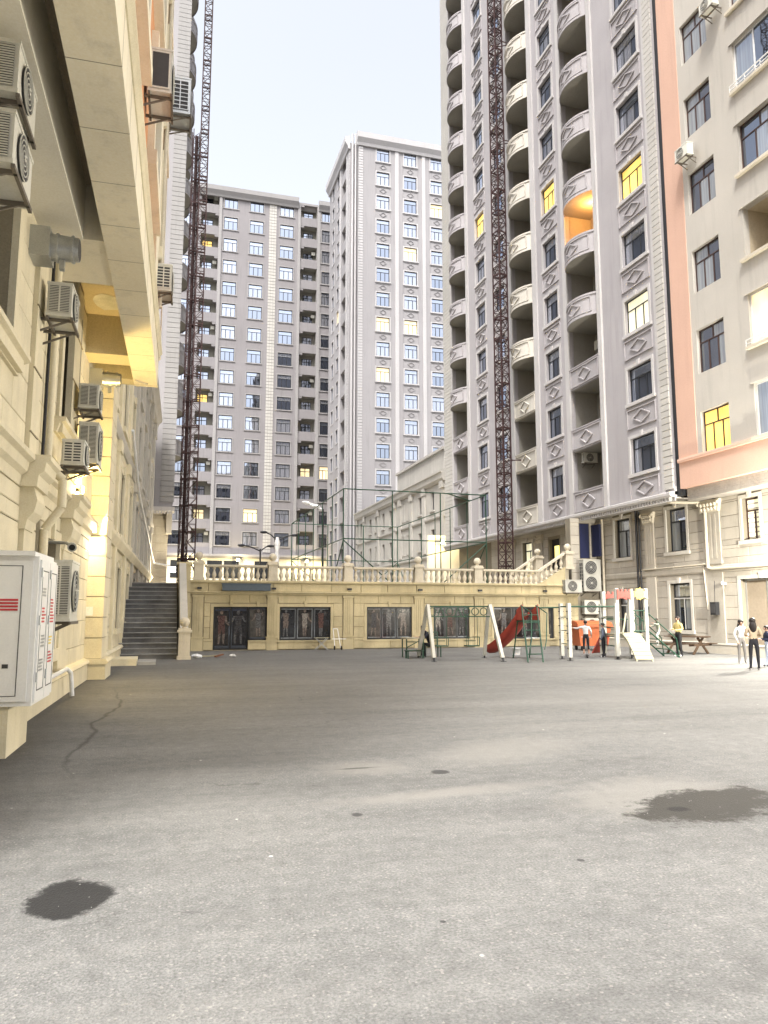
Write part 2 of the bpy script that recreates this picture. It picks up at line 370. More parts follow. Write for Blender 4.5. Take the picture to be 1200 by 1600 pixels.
# ---------------------------------------------------------------- ground
def asphalt():
    m, t, p = base_mat('worn_asphalt')
    v = wpos(t)
    grain = noise(t, v, 55, 3, 0.7); agg = nd(t,'TexVoronoi'); agg.inputs['Scale'].default_value = 75; t.links.new(v, agg.inputs['Vector'])
    big = noise(t, v, 0.22, 6, 0.65); mid = noise(t, v, 1.3, 6, 0.7)
    c = ramp(t, big, [(0.30,(0.104,0.104,0.102)),(0.50,(0.140,0.140,0.135)),(0.70,(0.178,0.177,0.168))])
    c = mixc(t, ramp(t, mid, [(0.35,0.0),(0.75,0.55)]), c, (0.178,0.177,0.168))
    c = mixc(t, 0.62, c, ramp(t, grain, [(0.28,0.14),(0.72,0.86)]), 'OVERLAY')
    c = mixc(t, 0.35, c, ramp(t, noise(t, v, 7.0, 6, 0.75), [(0.3,0.2),(0.7,0.8)]), 'OVERLAY')
    c = mixc(t, ramp(t, agg.outputs['Color'], [(0.80,0.0),(0.93,0.5)]), c, (0.36,0.345,0.31))
    sv = nd(t,'Mapping'); sv.inputs['Rotation'].default_value = (0,0,R(28)); sv.inputs['Scale'].default_value = (0.25,2.2,1.0); t.links.new(v, sv.inputs['Vector'])
    c = mixc(t, ramp(t, noise(t, sv.outputs[0], 0.55, 6, 0.7), [(0.45,0.0),(0.75,0.45)]), c, (0.070,0.069,0.067))
    sv2 = nd(t,'Mapping'); sv2.inputs['Rotation'].default_value = (0,0,R(-62)); sv2.inputs['Scale'].default_value = (0.2,3.0,1.0); t.links.new(v, sv2.inputs['Vector'])
    c = mixc(t, ramp(t, noise(t, sv2.outputs[0], 0.5, 6, 0.75), [(0.50,0.0),(0.80,0.5)]), c, (0.215,0.21,0.195))
    ck = nd(t,'TexVoronoi'); ck.feature = 'DISTANCE_TO_EDGE'; ck.inputs['Scale'].default_value = 0.33
    wv = nd(t,'VectorMath'); wv.operation = 'ADD'; nc = nd(t,'TexNoise'); nc.inputs['Scale'].default_value = 1.6; nc.inputs['Detail'].default_value = 6; t.links.new(v, nc.inputs['Vector'])
    t.links.new(v, wv.inputs[0]); t.links.new(nc.outputs['Color'], wv.inputs[1]); t.links.new(wv.outputs[0], ck.inputs['Vector'])
    brk_ = ramp(t, noise(t, v, 0.35, 4), [(0.50,0.0),(0.62,0.55)])
    c = mixc(t, math_(t,'MULTIPLY', ramp(t, ck.outputs['Distance'], [(0.0015,1.0),(0.006,0.0)]), brk_), c, (0.045,0.044,0.042))
    # scattered bright specks (litter, grit) and small oil drips
    vo = nd(t,'TexVoronoi'); vo.inputs['Scale'].default_value = 1.6; t.links.new(v, vo.inputs['Vector'])
    c = mixc(t, ramp(t, vo.outputs['Distance'], [(0.016,1.0),(0.032,0.0)]), c, (0.55,0.54,0.50))
    dv = wpos(t, (1.0,1.0,1.0)); dn = nd(t,'TexVoronoi'); dn.inputs['Scale'].default_value = 1.05; t.links.new(dv, dn.inputs['Vector'])
    dw = math_(t,'ADD', dn.outputs['Distance'], math_(t,'MULTIPLY', noise(t, v, 9, 3), 0.09))
    c = mixc(t, ramp(t, dw, [(0.030,0.6),(0.05,0.0)]), c, (0.040,0.029,0.028))
    # pale dust spreads, dark patches: distance fields with ragged edges
    sp = nd(t,'SeparateXYZ'); t.links.new(v, sp.inputs[0])
    rag = math_(t,'MULTIPLY_ADD', noise(t, v, 3.6, 8, 0.78), 2.2); t.nodes[-1].inputs[2].default_value = -1.1
    rag2 = math_(t,'MULTIPLY_ADD', noise(t, v, 14.0, 5, 0.8), 0.9); t.nodes[-1].inputs[2].default_value = -0.45
    def blob(x, y, rx, ry, lo, hi, col, amt, rot=0.0, rg=0.55):
        nonlocal c
        dx = math_(t,'ADD', sp.outputs[0], -x); dy = math_(t,'ADD', sp.outputs[1], -y)
        cr, sr = math.cos(rot), math.sin(rot)
        ex = math_(t,'DIVIDE', math_(t,'ADD', math_(t,'MULTIPLY',dx,cr), math_(t,'MULTIPLY',dy,sr)), rx)
        ey = math_(t,'DIVIDE', math_(t,'SUBTRACT', math_(t,'MULTIPLY',dy,cr), math_(t,'MULTIPLY',dx,sr)), ry)
        d = math_(t,'SQRT', math_(t,'ADD', math_(t,'MULTIPLY',ex,ex), math_(t,'MULTIPLY',ey,ey)))
        d = math_(t,'ADD', math_(t,'ADD', d, math_(t,'MULTIPLY', rag, rg)), math_(t,'MULTIPLY', rag2, 0.5))
        c = mixc(t, ramp(t, d, [(lo,amt),(hi,0.0)]), c, col); return d
    pale = (0.215,0.208,0.19)
    blob(2.75, 7.3, 1.5, 0.26, 0.3, 1.25, pale, 0.7, 0.1)
    blob(2.3, 8.7, 0.7, 0.5, 0.4, 1.2, pale, 0.6)
    blob(4.7, 6.6, 1.25, 0.9, 0.55, 1.3, pale, 0.6, 0.3)
    blob(4.3, 9.3, 1.6, 0.8, 0.4, 1.3, pale, 0.5, 0.5)
    blob(10.2, 14.5, 3.2, 2.6, 0.3, 1.3, (0.18,0.176,0.165), 0.5)
    d1 = blob(4.95, 6.2, 1.12, 0.56, 0.70, 0.94, (0.030,0.028,0.024), 0.93, 0.30, 0.85)
    blob(4.55, 6.12, 0.14, 0.11, 0.6, 0.9, (0.015,0.015,0.015), 0.9)
    d2 = blob(-0.47, 5.33, 0.27, 0.38, 0.80, 0.96, (0.018,0.018,0.018), 0.98, 0.0, 0.4)
    blob(3.05, 8.25, 0.12, 0.13, 0.7, 0.95, (0.04,0.04,0.04), 0.9)
    blob(2.2, 8.7, 0.34, 0.05, 0.5, 0.9, (0.05,0.05,0.045), 0.8)
    for x, y, r_ in ((1.62,4.35,0.022),(2.95,5.1,0.03),(1.72,6.75,0.06)):
        blob(x, y, r_, r_*1.2, 0.6, 0.95, (0.03,0.03,0.03), 0.85)
    # repaired crack seam along the left wall and darker asphalt at its foot
    wob = math_(t,'MULTIPLY_ADD', noise(t, wpos(t,(0.35,0.35,0.35)), 1.0, 3, 0.5), 1.1); t.nodes[-1].inputs[2].default_value = -0.55
    sx = math_(t,'ABSOLUTE', math_(t,'ADD', math_(t,'ADD', sp.outputs[0], 1.12), math_(t,'ADD', wob, math_(t,'MULTIPLY', sp.outputs[1], -0.018))))
    sy = ramp(t, math_(t,'DIVIDE', sp.outputs[1], 30.0), [(0.29,0.0),(0.36,0.8),(0.52,0.8),(0.66,0.0)])
    c = mixc(t, math_(t,'MULTIPLY', ramp(t, math_(t,'ADD', sx, math_(t,'MULTIPLY', rag2, 0.06)), [(0.004,0.8),(0.05,0.0)]), sy), c, (0.035,0.034,0.033))
    wl = math_(t,'ADD', math_(t,'ADD', sp.outputs[0], 1.75), math_(t,'MULTIPLY', rag, 0.5))
    c = mixc(t, ramp(t, wl, [(0.05,0.55),(0.7,0.0)]), c, (0.055,0.053,0.05))
    t.links.new(c, p.inputs['Base Color'])
    p.inputs['Roughness'].default_value = 0.82; p.inputs['Specular IOR Level'].default_value = 0.3
    bh = math_(t,'ADD', math_(t,'MULTIPLY', grain, 0.6), math_(t,'MULTIPLY', agg.outputs['Distance'], 0.8))
    bump(t, p, bh, 0.008, 0.7); return m
M['asphalt'] = asphalt()
M['pave'] = surf('terrace_paving', (0.30,0.27,0.22), 0.9, 0.15, 2, 30, 0.2)
struct(mk('ground', MB().quad((-300,-200,0),(400,-200,0),(400,400,0),(-300,400,0)), M['asphalt']))
rg_ = random.Random(21); gb = MB()
for i in range(2200):
    y = 2.6+22*rg_.random()**1.7; x = rg_.uniform(-1.6, 2.5+0.62*y); s = rg_.uniform(0.002,0.006)*(1+0.05*y)
    a = rg_.uniform(0,6.28); ca_, sa_ = math.cos(a)*s, math.sin(a)*s
    gb.add([(x+ca_,y+sa_,0.001),(x-sa_*0.8,y+ca_*0.8,0.001),(x-ca_,y-sa_*0.7,0.001),(x+sa_,y-ca_,0.001),(x,y,s*0.9)],[(0,1,4),(1,2,4),(2,3,4),(3,0,4)])
gr_ = mk('loose_grit', gb, surf('pale_grit',(0.26,0.255,0.24),0.9,0.4,40,60,0.2,streak=False)); gr_['kind'] = 'stuff'; tag(gr_, 'loose pale grit scattered over the courtyard asphalt', 'grit')
struct(mk('terrace_floor', MB().box(-6,60,37.45,130,0.05,3.17), M['pave']))
# ---------------------------------------------------------------- terrace front wall (faces the courtyard)
TX0, TX1, TY = 1.05, 21.75, 37.0
PED = [1.69, 5.18, 8.93, 12.63, 15.92, 19.67]
ter = thing('terrace_wall', 'yellow limestone terrace wall with poster-covered shop windows below the balustrade', 'wall', (0,TY,0))
OPEN = [(2.42,4.05,0.03,2.05),(4.05,4.95,0.47,2.05),(5.54,8.05,0.45,2.05),(9.89,12.25,0.45,2.06),(13.41,15.38,0.45,2.07),(16.75,20.25,0.42,2.08)]
b = MB(); b.wall(TX0,TX1,0,3.17,OPEN,0.0,0.3); b.shell(TX0,TX1,0,3.17,0,0.44); mk('wall', b, M['joint_l'], ter)
PIL = [(x-0.28,x+0.28,0,2.72) for x in PED]
SUR = [(o[0]-0.14,o[1]+0.14,o[2]-0.0,o[3]+0.14) for o in OPEN]
stones(ter, TX0, TX1, 0.0, 0.55, 0.55, 1.3, OPEN+PIL, 'stone_t', 0.07)
stones(ter, TX0, TX1, 0.55, 2.62, 0.52, 1.15, SUR+PIL, 'stone_t', 0.03)
stones(ter, TX0, TX1, 2.78, 3.17, 0.40, 1.5, (), 'stone_t', 0.05)
for i in range(len(PED)):
    x = PED[i]; b = MB()
    b.box(x-0.27,x+0.27,-0.09,0.01,0,0.58); b.box(x-0.24,x+0.24,-0.07,0.01,0.58,2.60)
    for k in range(3): b.box(x-0.15+k*0.11,x-0.08+k*0.11,-0.095,-0.069,0.75,2.42)
    b.box(x-0.29,x+0.29,-0.12,0.01,0.58,0.64); b.box(x-0.28,x+0.28,-0.11,0.01,2.50,2.60)
    mk('pilaster', b, M['stone_t'], ter)
    b = MB(); b.box(-0.1,0.1,-0.16,0,-0.05,0.05); b.box(-0.08,0.08,-0.15,-0.02,-0.056,-0.05,1)
    mk('downlight', b, (M['dsteel'], M['paper']), ter, (x+0.05,-0.03,2.92))
b = MB(); b.extr([(0.01,2.62),(-0.10,2.62),(-0.14,2.70),(-0.20,2.72),(-0.20,2.78),(0.01,2.78)], TX0, TX1); mk('cornice', b, M['stone_t'], ter)
b = MB(); b.extr([(0.40,3.17),(-0.12,3.17),(-0.16,3.22),(-0.16,3.30),(0.40,3.30)], TX0, TX1); mk('coping', b, M['stone_t'], ter)
def figure(seed):
    r = random.Random(seed); q = MB(); l = r.uniform(-0.06,0.06); a1 = r.choice((-1.2,-0.7,0.4,1.5,2.4)); a2 = r.choice((-1.3,-0.5,0.9,1.9,2.8))
    def el(cx,cz,rx,rz,n=12): q.add([(cx+rx*math.cos(6.2832*i/n),0,cz+rz*math.sin(6.2832*i/n)) for i in range(n)],[tuple(range(n))], 0)
    def limb(p, s, w0, w1, mi):
        d = Vector((s[0]-p[0],0,s[1]-p[1])); nrm = Vector((-d.z,0,d.x)).normalized(); P = Vector((p[0],0,p[1])); Q = Vector((s[0],0,s[1]))
        q.add([P-nrm*w0,P+nrm*w0,Q+nrm*w1,Q-nrm*w1],[(0,1,2,3)],mi)
    el(l,0.62,0.065,0.085); q.add([(l-0.16,-0.001,0.50),(l+0.16,-0.001,0.50),(l+0.10,-0.001,0.12),(l-0.10,-0.001,0.12)],[(0,1,2,3)],1)
    for sgn, a in ((-1,a1),(1,a2)):
        e = (l+sgn*(0.17+0.12*math.cos(a)),0.47-0.15+0.10*math.sin(a)); limb((l+sgn*0.15,0.48),e,0.045,0.035,0)
        limb(e,(e[0]+sgn*0.16*math.cos(a+0.9),e[1]+0.18*math.sin(a+0.6)),0.035,0.025,0)
        k = (l+sgn*r.uniform(0.05,0.13),-0.2); limb((l+sgn*0.06,0.14),k,0.075,0.05,1); limb(k,(k[0]+sgn*r.uniform(-0.03,0.06),-0.58),0.05,0.03,0)
    return q
PG = [plain('poster_ground_%d' % i, c, 0.14, 0, 0.6, 0.7, 4.0) for i, c in enumerate(((0.030,0.028,0.027),(0.018,0.018,0.020),(0.07,0.066,0.06),(0.02,0.022,0.026)))]
PF = [plain('poster_figure_%d' % i, c, 0.16, 0, 0.6, 0.8, 14.0) for i, c in enumerate(((0.16,0.13,0.115),(0.10,0.055,0.05),(0.11,0.11,0.115),(0.24,0.22,0.20),(0.05,0.05,0.055)))]
shop = [(0,'S2'),(1,'F'),(2,'S3'),(3,'S3'),(4,'S3'),(5,'S3')]
pid = 0
for i, kd in shop:
    o = OPEN[i]; w, h = o[1]-o[0], o[3]-o[2]; uc, zc = (o[0]+o[1])/2, (o[2]+o[3])/2
    wn = window(ter, uc, zc, w, h, 0.06, kd, 'frame', ('glass_n','glass_n'), ft=0.085)
    if i == 0: wn.name = 'shop_door'; mk('handle', MB().bar((0.09,-0.05,-0.25),(0.09,-0.05,0.25),0.035), M['dsteel'], wn)
    if kd == 'S3' and i == 5: pass
    for r in pane_rects(w, h, kd):
        pw, ph = (r[1]-r[0])*0.80, (r[3]-r[2])*(0.84 if i else 0.80)
        g = mk('poster', MB().box(-pw/2,pw/2,-0.004,0.0,-ph/2,ph/2), PG[pid % 4], wn, ((r[0]+r[1])/2, 0.022, (r[2]+r[3])/2))
        fg = figure(40+pid); s = ph/1.32
        fg.v = [(x*s*0.95, -0.002+y*0.002, (z-0.02)*s) for x,y,z in fg.v]
        mk('figure', fg, (PF[(pid*2) % 4], PF[(pid*3+1) % 5]), wn, ((r[0]+r[1])/2+random.uniform(-0.05,0.05), 0.0155, (r[2]+r[3])/2))
        pid += 1
    b = MB(); x0, x1 = (o[0], o[1])
    b.box(x0-0.14,x0,-0.05,0.01,o[2],o[3]+0.14) if i != 1 else None
    b.box(x1,x1+0.14,-0.05,0.01,o[2],o[3]+0.14) if i != 0 else None
    b.box(x0,x1,-0.05,0.01,o[3],o[3]+0.14)
    if i > 0: b.box(x0-(0.2 if i!=1 else 0),x1+0.2,-0.11,0.01,o[2]-0.07,o[2]-0.001)
    b.prism([(uc-0.05,o[3]+0.02),(uc+0.05,o[3]+0.02),(uc+0.09,o[3]+0.27),(uc-0.09,o[3]+0.27)],-0.10,0.012)
    mk('window_surround', b, M['stone_t'], ter)
b = MB(); b.box(2.75,5.0,-0.42,0,2.80,3.10); b.box(2.72,5.03,-0.44,0,3.10,3.14); 
tag(mk('sign_box', b, (M['sign'],), None, (0,TY-0.21,0)), 'long blank grey-blue sign box above the shop door', 'sign')
# ---------------------------------------------------------------- balustrade on the terrace edge
def baluster_mesh(h=0.62, k=1.0):
    p = [(0.085,0),(0.085,0.05),(0.045,0.07),(0.06,0.12),(0.10,0.22),(0.105,0.28),(0.07,0.38),(0.042,0.47),(0.05,0.52),(0.075,0.55),(0.08,0.60),(0.08,0.62)]
    return MB().lathe([(r*k,z*h/0.62) for r,z in p], 10).mesh('baluster', M['stone_w2'])
M['stone_w2'] = surf('cast_stone_cream', (0.56,0.51,0.41), 0.85, 0.12, 4, 40, 0.25, rnd=0.06)
bal = thing('balustrade', 'cream stone balustrade with ball-topped posts along the terrace edge', 'balustrade', (0,TY,3.30))
BM = baluster_mesh()
def post(parent, x, y=0.09, z=0.0, h=0.92, ball=True, w=0.26):
    b = MB(); b.box(x-w,x+w,y-w,y+w,z,z+0.12); b.box(x-w*0.82,x+w*0.82,y-w*0.82,y+w*0.82,z+0.12,z+h-0.16)
    for s_ in (1,):
        b.box(x-w*0.55,x+w*0.55,y-w*0.88,y-w*0.8,z+0.22,z+h-0.26)
    b.box(x-w*1.05,x+w*1.05,y-w*1.05,y+w*1.05,z+h-0.16,z+h-0.08); b.box(x-w*0.9,x+w*0.9,y-w*0.9,y+w*0.9,z+h-0.08,z+h)
    p = mk('post', b, M['stone_w2'], parent)
    if ball:
        q = MB(); q.lathe([(0.12,0),(0.09,0.04),(0.07,0.07)],12,(x,y,z+h)); q.ball((x,y,z+h+0.23),0.19,14,10); mk('ball', q, M['stone_w2'], p)
for x in PED[:5]: post(bal, x)
EDG = PED[:5] + [19.45]
for i in range(5):
    a, c = EDG[i]+0.27, EDG[i+1]-(0.27 if i < 4 else 0)
    mk('rail', MB().extr([(-0.03,0.62),(0.21,0.62),(0.24,0.66),(0.24,0.74),(-0.06,0.74),(-0.06,0.66)], a, c), M['stone_w2'], bal)
    n = round((c-a)/0.29)
    for k in range(n): inst('baluster', BM, bal, (a+(k+0.5)*(c-a)/n, 0.09, 0.0))
# perron by the right tower: short flight climbing to the right, two sloping balustrades
per = thing('perron_stairs', 'short stone flight with sloping balustrade climbing to the poster door', 'stairs', (19.45,TY,3.17))
for i in range(6): mk('step', MB().box(0.15+i*0.30,2.0,0.35,3.4,i*0.165,(i+1)*0.165), M['stone_w2'], per)
for yy in (0.09, 3.55):
    x1 = 1.55
    v = MB(); v.add([(0,yy-0.14,0.75),(x1,yy-0.14,1.72),(x1,yy-0.14,1.84),(0,yy-0.14,0.87),(0,yy+0.14,0.75),(x1,yy+0.14,1.72),(x1,yy+0.14,1.84),(0,yy+0.14,0.87)],
        [(0,1,2,3),(7,6,5,4),(0,4,5,1),(3,2,6,7),(0,3,7,4),(1,5,6,2)]); mk('sloping_rail', v, M['stone_w2'], per)
    v = MB(); v.prism([(0,0.0),(x1,0.0),(x1,1.05),(0,0.13)], yy-0.16, yy+0.16); mk('string_wall', v, M['stone_t'], per)
    for k in range(5): inst('baluster', BM, per, (0.18+k*0.30, yy, 0.22+k*0.19))
    post(per, x1+0.26, yy, 0.95, 0.98)
# ---------------------------------------------------------------- stairs up to the terrace, left
NS = 16
st = thing('terrace_stairs', 'broad dark granite stairs rising between cream wall and sloping parapet', 'stairs', (-1.55,31.0,0))
for i in range(NS):
    mk('step', MB().box(0,2.25,i*0.385,6.45,i*0.196,(i+1)*0.196-0.035), M['stair'], st)
    mk('tread', MB().box(0,2.25,i*0.385-0.03,6.45 if i==NS-1 else (i+1)*0.385+0.02,(i+1)*0.196-0.035,(i+1)*0.196), M['stair_e'], st)
par = thing('stair_parapet', 'sloping rendered parapet with ball-topped front post beside dark stairs', 'parapet', (0.72,30.3,0))
v = MB(); yz = [(0.45,0),(6.65,0),(6.65,4.05),(6.25,4.05),(0.45,1.0)]
v.add([(0.06,y,z) for y,z in yz]+[(0.36,y,z) for y,z in yz], [(0,1,2,3,4),(9,8,7,6,5)]+[(i,i+5,(i+1)%5+5,(i+1)%5) for i in range(5)]); mk('sloping_wall', v, M['stone_w'], par)
post(par, 0.21, 0.22, 0.0, 1.18)
pw_ = thing('stair_head_pier', 'plain square limestone pier at the head of the terrace stairs', 'pier', (1.02,37.05,0))
b = MB(); b.box(-0.28,0.30,-0.2,0.35,0,4.0); b.box(-0.34,0.36,-0.26,0.41,4.0,4.12); mk('shaft', b, M['stone_t'], pw_)
tag(mk('stone_block', MB().box(-0.5,0.55,-0.9,0.9,0,0.22), M['stone_l'], None, (-1.25,28.2,0)), 'low cream stone block at the foot of the dark stairs', 'block')
tag(mk('kerb_slab', MB().box(-0.3,0.3,-0.9,0.9,0,0.10), M['stair_e'], None, (-0.38,28.5,0)), 'thin grey slab lying beside the cream block near the stairs', 'slab')
# ---------------------------------------------------------------- shared tower modules
def diamond_panel(w, h, mat, dw=0.42, dh=0.30, t=0.045, pr=0.04):
    def f():
        b = MB(); b.ring(-w/2+t,w/2-t,-h/2+t,h/2-t,t,-pr,0.005)
        def rim(a, c):
            b.bar((a[0],-pr*0.6,a[1]),(c[0],-pr*0.6,c[1]),pr*1.2,t)
        D = [(-dw*w*0.5,0),(0,dh*h),(dw*w*0.5,0),(0,-dh*h)]
        for i in range(4): rim(D[i], D[(i+1)%4])
        return b.mesh('diamond_panel', M[mat])
    return cached(('dp',w,h,mat,dw,dh,t,pr), f)
def curve_pts(w, sag, n=10):
    r = (w*w/4+sag*sag)/(2*sag); a = math.asin(w/2/r)
    return [(r*math.sin(-a+2*a*i/n), -(r*math.cos(-a+2*a*i/n)-(r-sag))) for i in range(n+1)]
def balcony_mesh(w, h, sag, mat, dark):          # curved parapet + slab; origin at centre of the chord, parapet foot
    def f():
        b = MB(); P = curve_pts(w, sag); Q = curve_pts(w-0.24, max(sag-0.12,0.02)); n = len(P)
        vs = [(x,y,0) for x,y in P]+[(x,y,h) for x,y in P]
        b.add(vs, [(i,i+1,n+i+1,n+i) for i in range(n-1)], 0, True)
        vs = [(x,y,0.12) for x,y in Q]+[(x,y,h) for x,y in Q]
        b.add(vs, [(i+1,i,n+i,n+i+1) for i in range(n-1)], 0, True)
        vs = [(x,y,h) for x,y in P]+[(x,y,h) for x,y in Q]
        b.add(vs, [(i,i+1,n+i+1,n+i) for i in range(n-1)], 0)
        b.add([(x,y,0) for x,y in P], [tuple(range(n))], 1); b.add([(x,y,0.12) for x,y in Q], [tuple(range(n))], 1)
        for z0,z1,e in ((-0.06,0.08,0.05),(h-0.09,h+0.02,0.05)):      # rims
            O = [(x*(1+e/w), y-e) for x,y in P]; 
            vs = [(x,y,z0) for x,y in O]+[(x,y,z1) for x,y in O]+[(x,y,z0) for x,y in P]+[(x,y,z1) for x,y in P]
            b.add(vs, [(i,i+1,n+i+1,n+i) for i in range(n-1)]+[(n+i,n+i+1,3*n+i+1,3*n+i) for i in range(n-1)]+[(i+1,i,2*n+i,2*n+i+1) for i in range(n-1)], 0)
        return b.mesh('balcony', M[mat], M[dark])
    return cached(('bc',w,h,sag,mat,dark), f)
def curved_diamond(w, h, sag, mat):
    def f():
        b = MB(); r = (w*w/4+sag*sag)/(2*sag)
        def pt(x, z): return (x, -(math.sqrt(r*r-x*x)-(r-sag))-0.025, z)
        def line(p, q, k=8):
            L = [pt(p[0]+(q[0]-p[0])*i/k, p[1]+(q[1]-p[1])*i/k) for i in range(k+1)]
            for i in range(k): b.bar(L[i],L[i+1],0.07,0.07)
        a = w*0.40; z0, z1 = 0.17, h-0.17; zm = h/2; d = w*0.20
        line((-a,z0),(a,z0)); line((-a,z1),(a,z1)); line((-a,z0),(-a,z1),1); line((a,z0),(a,z1),1)
        for p,q in (((-d,zm),(0,z1-0.08)),((0,z1-0.08),(d,zm)),((d,zm),(0,z0+0.08)),((0,z0+0.08),(-d,zm))): line(p,q,3)
        return b.mesh('diamond_panel', M[mat])
    return cached(('cd',w,h,sag,mat), f)
def recess(parent, u0, u1, z0, z1, dep, mats, y=0.0):        # back, sides of a loggia bay
    b = MB(); e = y+dep
    b.quad((u0,e,z0),(u1,e,z0),(u1,e,z1),(u0,e,z1)); b.quad((u0,y+0.24,z0),(u0,e,z0),(u0,e,z1),(u0,y+0.24,z1)); b.quad((u1,y+0.24,z0),(u1,y+0.24,z1),(u1,e,z1),(u1,e,z0))
    return mk('loggia_wall', b, mats, parent)
# ---------------------------------------------------------------- RIGHT GREY TOWER  (local x runs towards the camera, local -y faces the courtyard)
FP = 3.62; TZ0 = 7.15; NF = 16; TZ1 = TZ0 + FP*NF + 0.3
TY0 = 58.83
def tu(Y): return TY0 - Y
tw = thing('apartment_tower', 'tall grey tower with curved balconies and diamond panels behind right mast', 'building', (22.5,TY0,0), R(-90))
TEND = tu(29.45)
BALC = [(tu(56.8),tu(53.69)),(tu(45.56),tu(42.5)),(tu(38.25),tu(35.1))]
WCOL = [(tu(50.88),1.67),(tu(47.55),1.67),(tu(40.23),1.67),(tu(31.66),2.0)]
wins = []
for k in range(NF):
    zc = 9.54 + FP*k
    for u,w in WCOL: wins.append((u-w/2,u+w/2,zc-0.9,zc+0.9))
holes = wins + [(a,c,TZ0+0.13,TZ1-0.4) for a,c in BALC]
b = MB(); b.wall(0,TEND,TZ0,TZ1,holes,0.0,0.26); b.shell(0,TEND,TZ0,TZ1,0,16); mk('wall', b, M['tower'], tw)
mk('gap_dark_strip', MB().box(TEND+0.005,tu(29.02),0.12,0.3,TZ0-0.1,TZ1), M['frame'], tw)  # dark strip put in the open gap between blocks to stand for its shade
# pale vertical strips
for Y0,Y1,pr in ((53.69,53.26,0.10),(46.0,45.56,0.10),(42.5,41.95,0.10),(38.68,38.25,0.10),(35.1,34.73,0.12),(30.27,30.07,0.05),(57.0,56.8,0.10)):
    mk('pilaster', MB().box(tu(Y0),tu(Y1),-pr,0.005,TZ0+0.1,TZ1), M['tower_trim'], tw)
for (a,c,s_) in ((tu(30.07),tu(29.47),0.31),(0.02,tu(57.05),0.31)):
    me = MB().box(-(c-a)/2,(c-a)/2,-0.07,0.005,-s_/2+0.015,s_/2-0.015).mesh('quoin', M['quoin'])
    n = int((TZ1-TZ0-0.3)/s_)
    if a > 5:
        for k in range(n): inst('quoin', me, tw, ((a+c)/2, 0, TZ0+0.28+s_*(k+0.5)))
    else:
        b = MB()
        for k in range(n): b.box(a,c,-0.07,0.005,TZ0+0.28+s_*k+0.015,TZ0+0.28+s_*(k+1)-0.015)
        o = mk('quoin_strip', b, M['quoin'], tw); o['kind'] = 'stuff'
LITW = {(0,10):None,(2,5):'lit',(0,6):'lit',(3,4):'lit',(3,2):'litg',(2,9):None}
for k in range(NF):
    zc = 9.54 + FP*k
    for ci,(u,w) in enumerate(WCOL):
        window(tw, u, zc, w, 1.8, 0.14, 'T', lit=LITW.get((ci,k)), sur=(0.15,0.06,'tower_trim',1))
        if k > -1: inst('diamond_panel', diamond_panel(round(w+0.35,2), 1.0, 'tower', 0.58, 0.34, 0.06, 0.06), tw, (u, 0.0, zc-1.72))
for bi,(a,c) in enumerate(BALC):
    w = round(c-a,3); uc = (a+c)/2
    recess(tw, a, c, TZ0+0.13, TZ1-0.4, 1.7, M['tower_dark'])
    for k in range(NF):
        z0 = TZ0+0.13+FP*k
        pm = 'stone_w' if bi == 1 else 'tower'
        if k < 3:
            b = MB(); b.box(-w/2,w/2,-0.06,0.12,0,1.22); b.box(-w/2,w/2,0.12,1.7,0,0.12,1); b.box(-w/2,w/2,-0.10,0.14,1.22,1.28)
            o = inst('balcony', cached(('fb',w,pm), lambda: b.mesh('balcony', M[pm], M['tower_dark'])), tw, (uc,0,z0))
            inst('diamond_panel', diamond_panel(round(w-0.2,2), 1.06, pm, 0.42, 0.36, 0.06, 0.06), o, (0,-0.06,0.62))
        else:
            o = inst('balcony', balcony_mesh(w, 1.2, 0.66, pm, 'tower_dark'), tw, (uc,0,z0))
            inst('diamond_panel', curved_diamond(w, 1.2, 0.66, pm), o)
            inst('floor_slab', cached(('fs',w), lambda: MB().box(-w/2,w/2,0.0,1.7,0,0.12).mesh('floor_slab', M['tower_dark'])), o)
        dk = (k*7+bi*3) % 5
        if bi == 2 and k == 4: 
            mk('ceiling_lamp', MB().lathe([(0.02,0.0),(0.11,0.02),(0.10,0.08)],10,(0.9,0.9,3.35)), emit('balcony_bulb',(1.0,0.45,0.12),25,0.0), o)
        wd = inst('balcony_door', cached(('bd',), lambda: MB().box(-0.45,0.45,0,0.06,0,2.1).box(-0.40,0.40,-0.01,0.0,0.08,2.02,1).mesh('balcony_door', M['frame'], M['glass_n'])), o, (0.45 if dk%2 else -0.35, 1.63, 0.12))
for bi,k,s_ in ((0,1,1),(0,2,-1),(1,0,1),(1,2,1),(2,2,-1),(2,6,1),(0,5,1),(1,6,-1),(2,8,1)):
    a,c = BALC[bi]; uu = (a+c)/2+s_*0.8; z0 = TZ0+0.13+FP*k
    q = MB(); q.box(uu-0.4,uu+0.4,1.40,1.69,z0+2.5,z0+3.05); q.lathe([(0.22,0),(0.22,0.02)],14); n0 = len(q.v)-28; q.v[n0:] = [(uu-0.1+x,1.398-z,z0+2.78+y) for x,y,z in q.v[n0:]]
    mk('wall_ac_unit', q, M['acw'], tw)
pl = bpy.data.lights.new('balcony_bulb','POINT'); pl.energy = 130; pl.color = (1.0,0.42,0.10); pl.shadow_soft_size = 0.1
po = bpy.data.objects.new('balcony_bulb', pl); COL.objects.link(po); po.location = (23.2,36.4,TZ0+0.13+FP*4+3.2)
b = MB(); b.extr([(0.3,TZ0-0.10),(-0.22,TZ0-0.10),(-0.28,TZ0-0.02),(-0.28,TZ0+0.10),(-0.12,TZ0+0.16),(0.3,TZ0+0.16)], 0, TEND); mk('cornice', b, M['tower_trim'], tw)
b = MB(); n = int(TEND/0.22)
for k in range(n): b.box(k*0.22,k*0.22+0.13,-0.16,0.0,TZ0-0.28,TZ0-0.10)
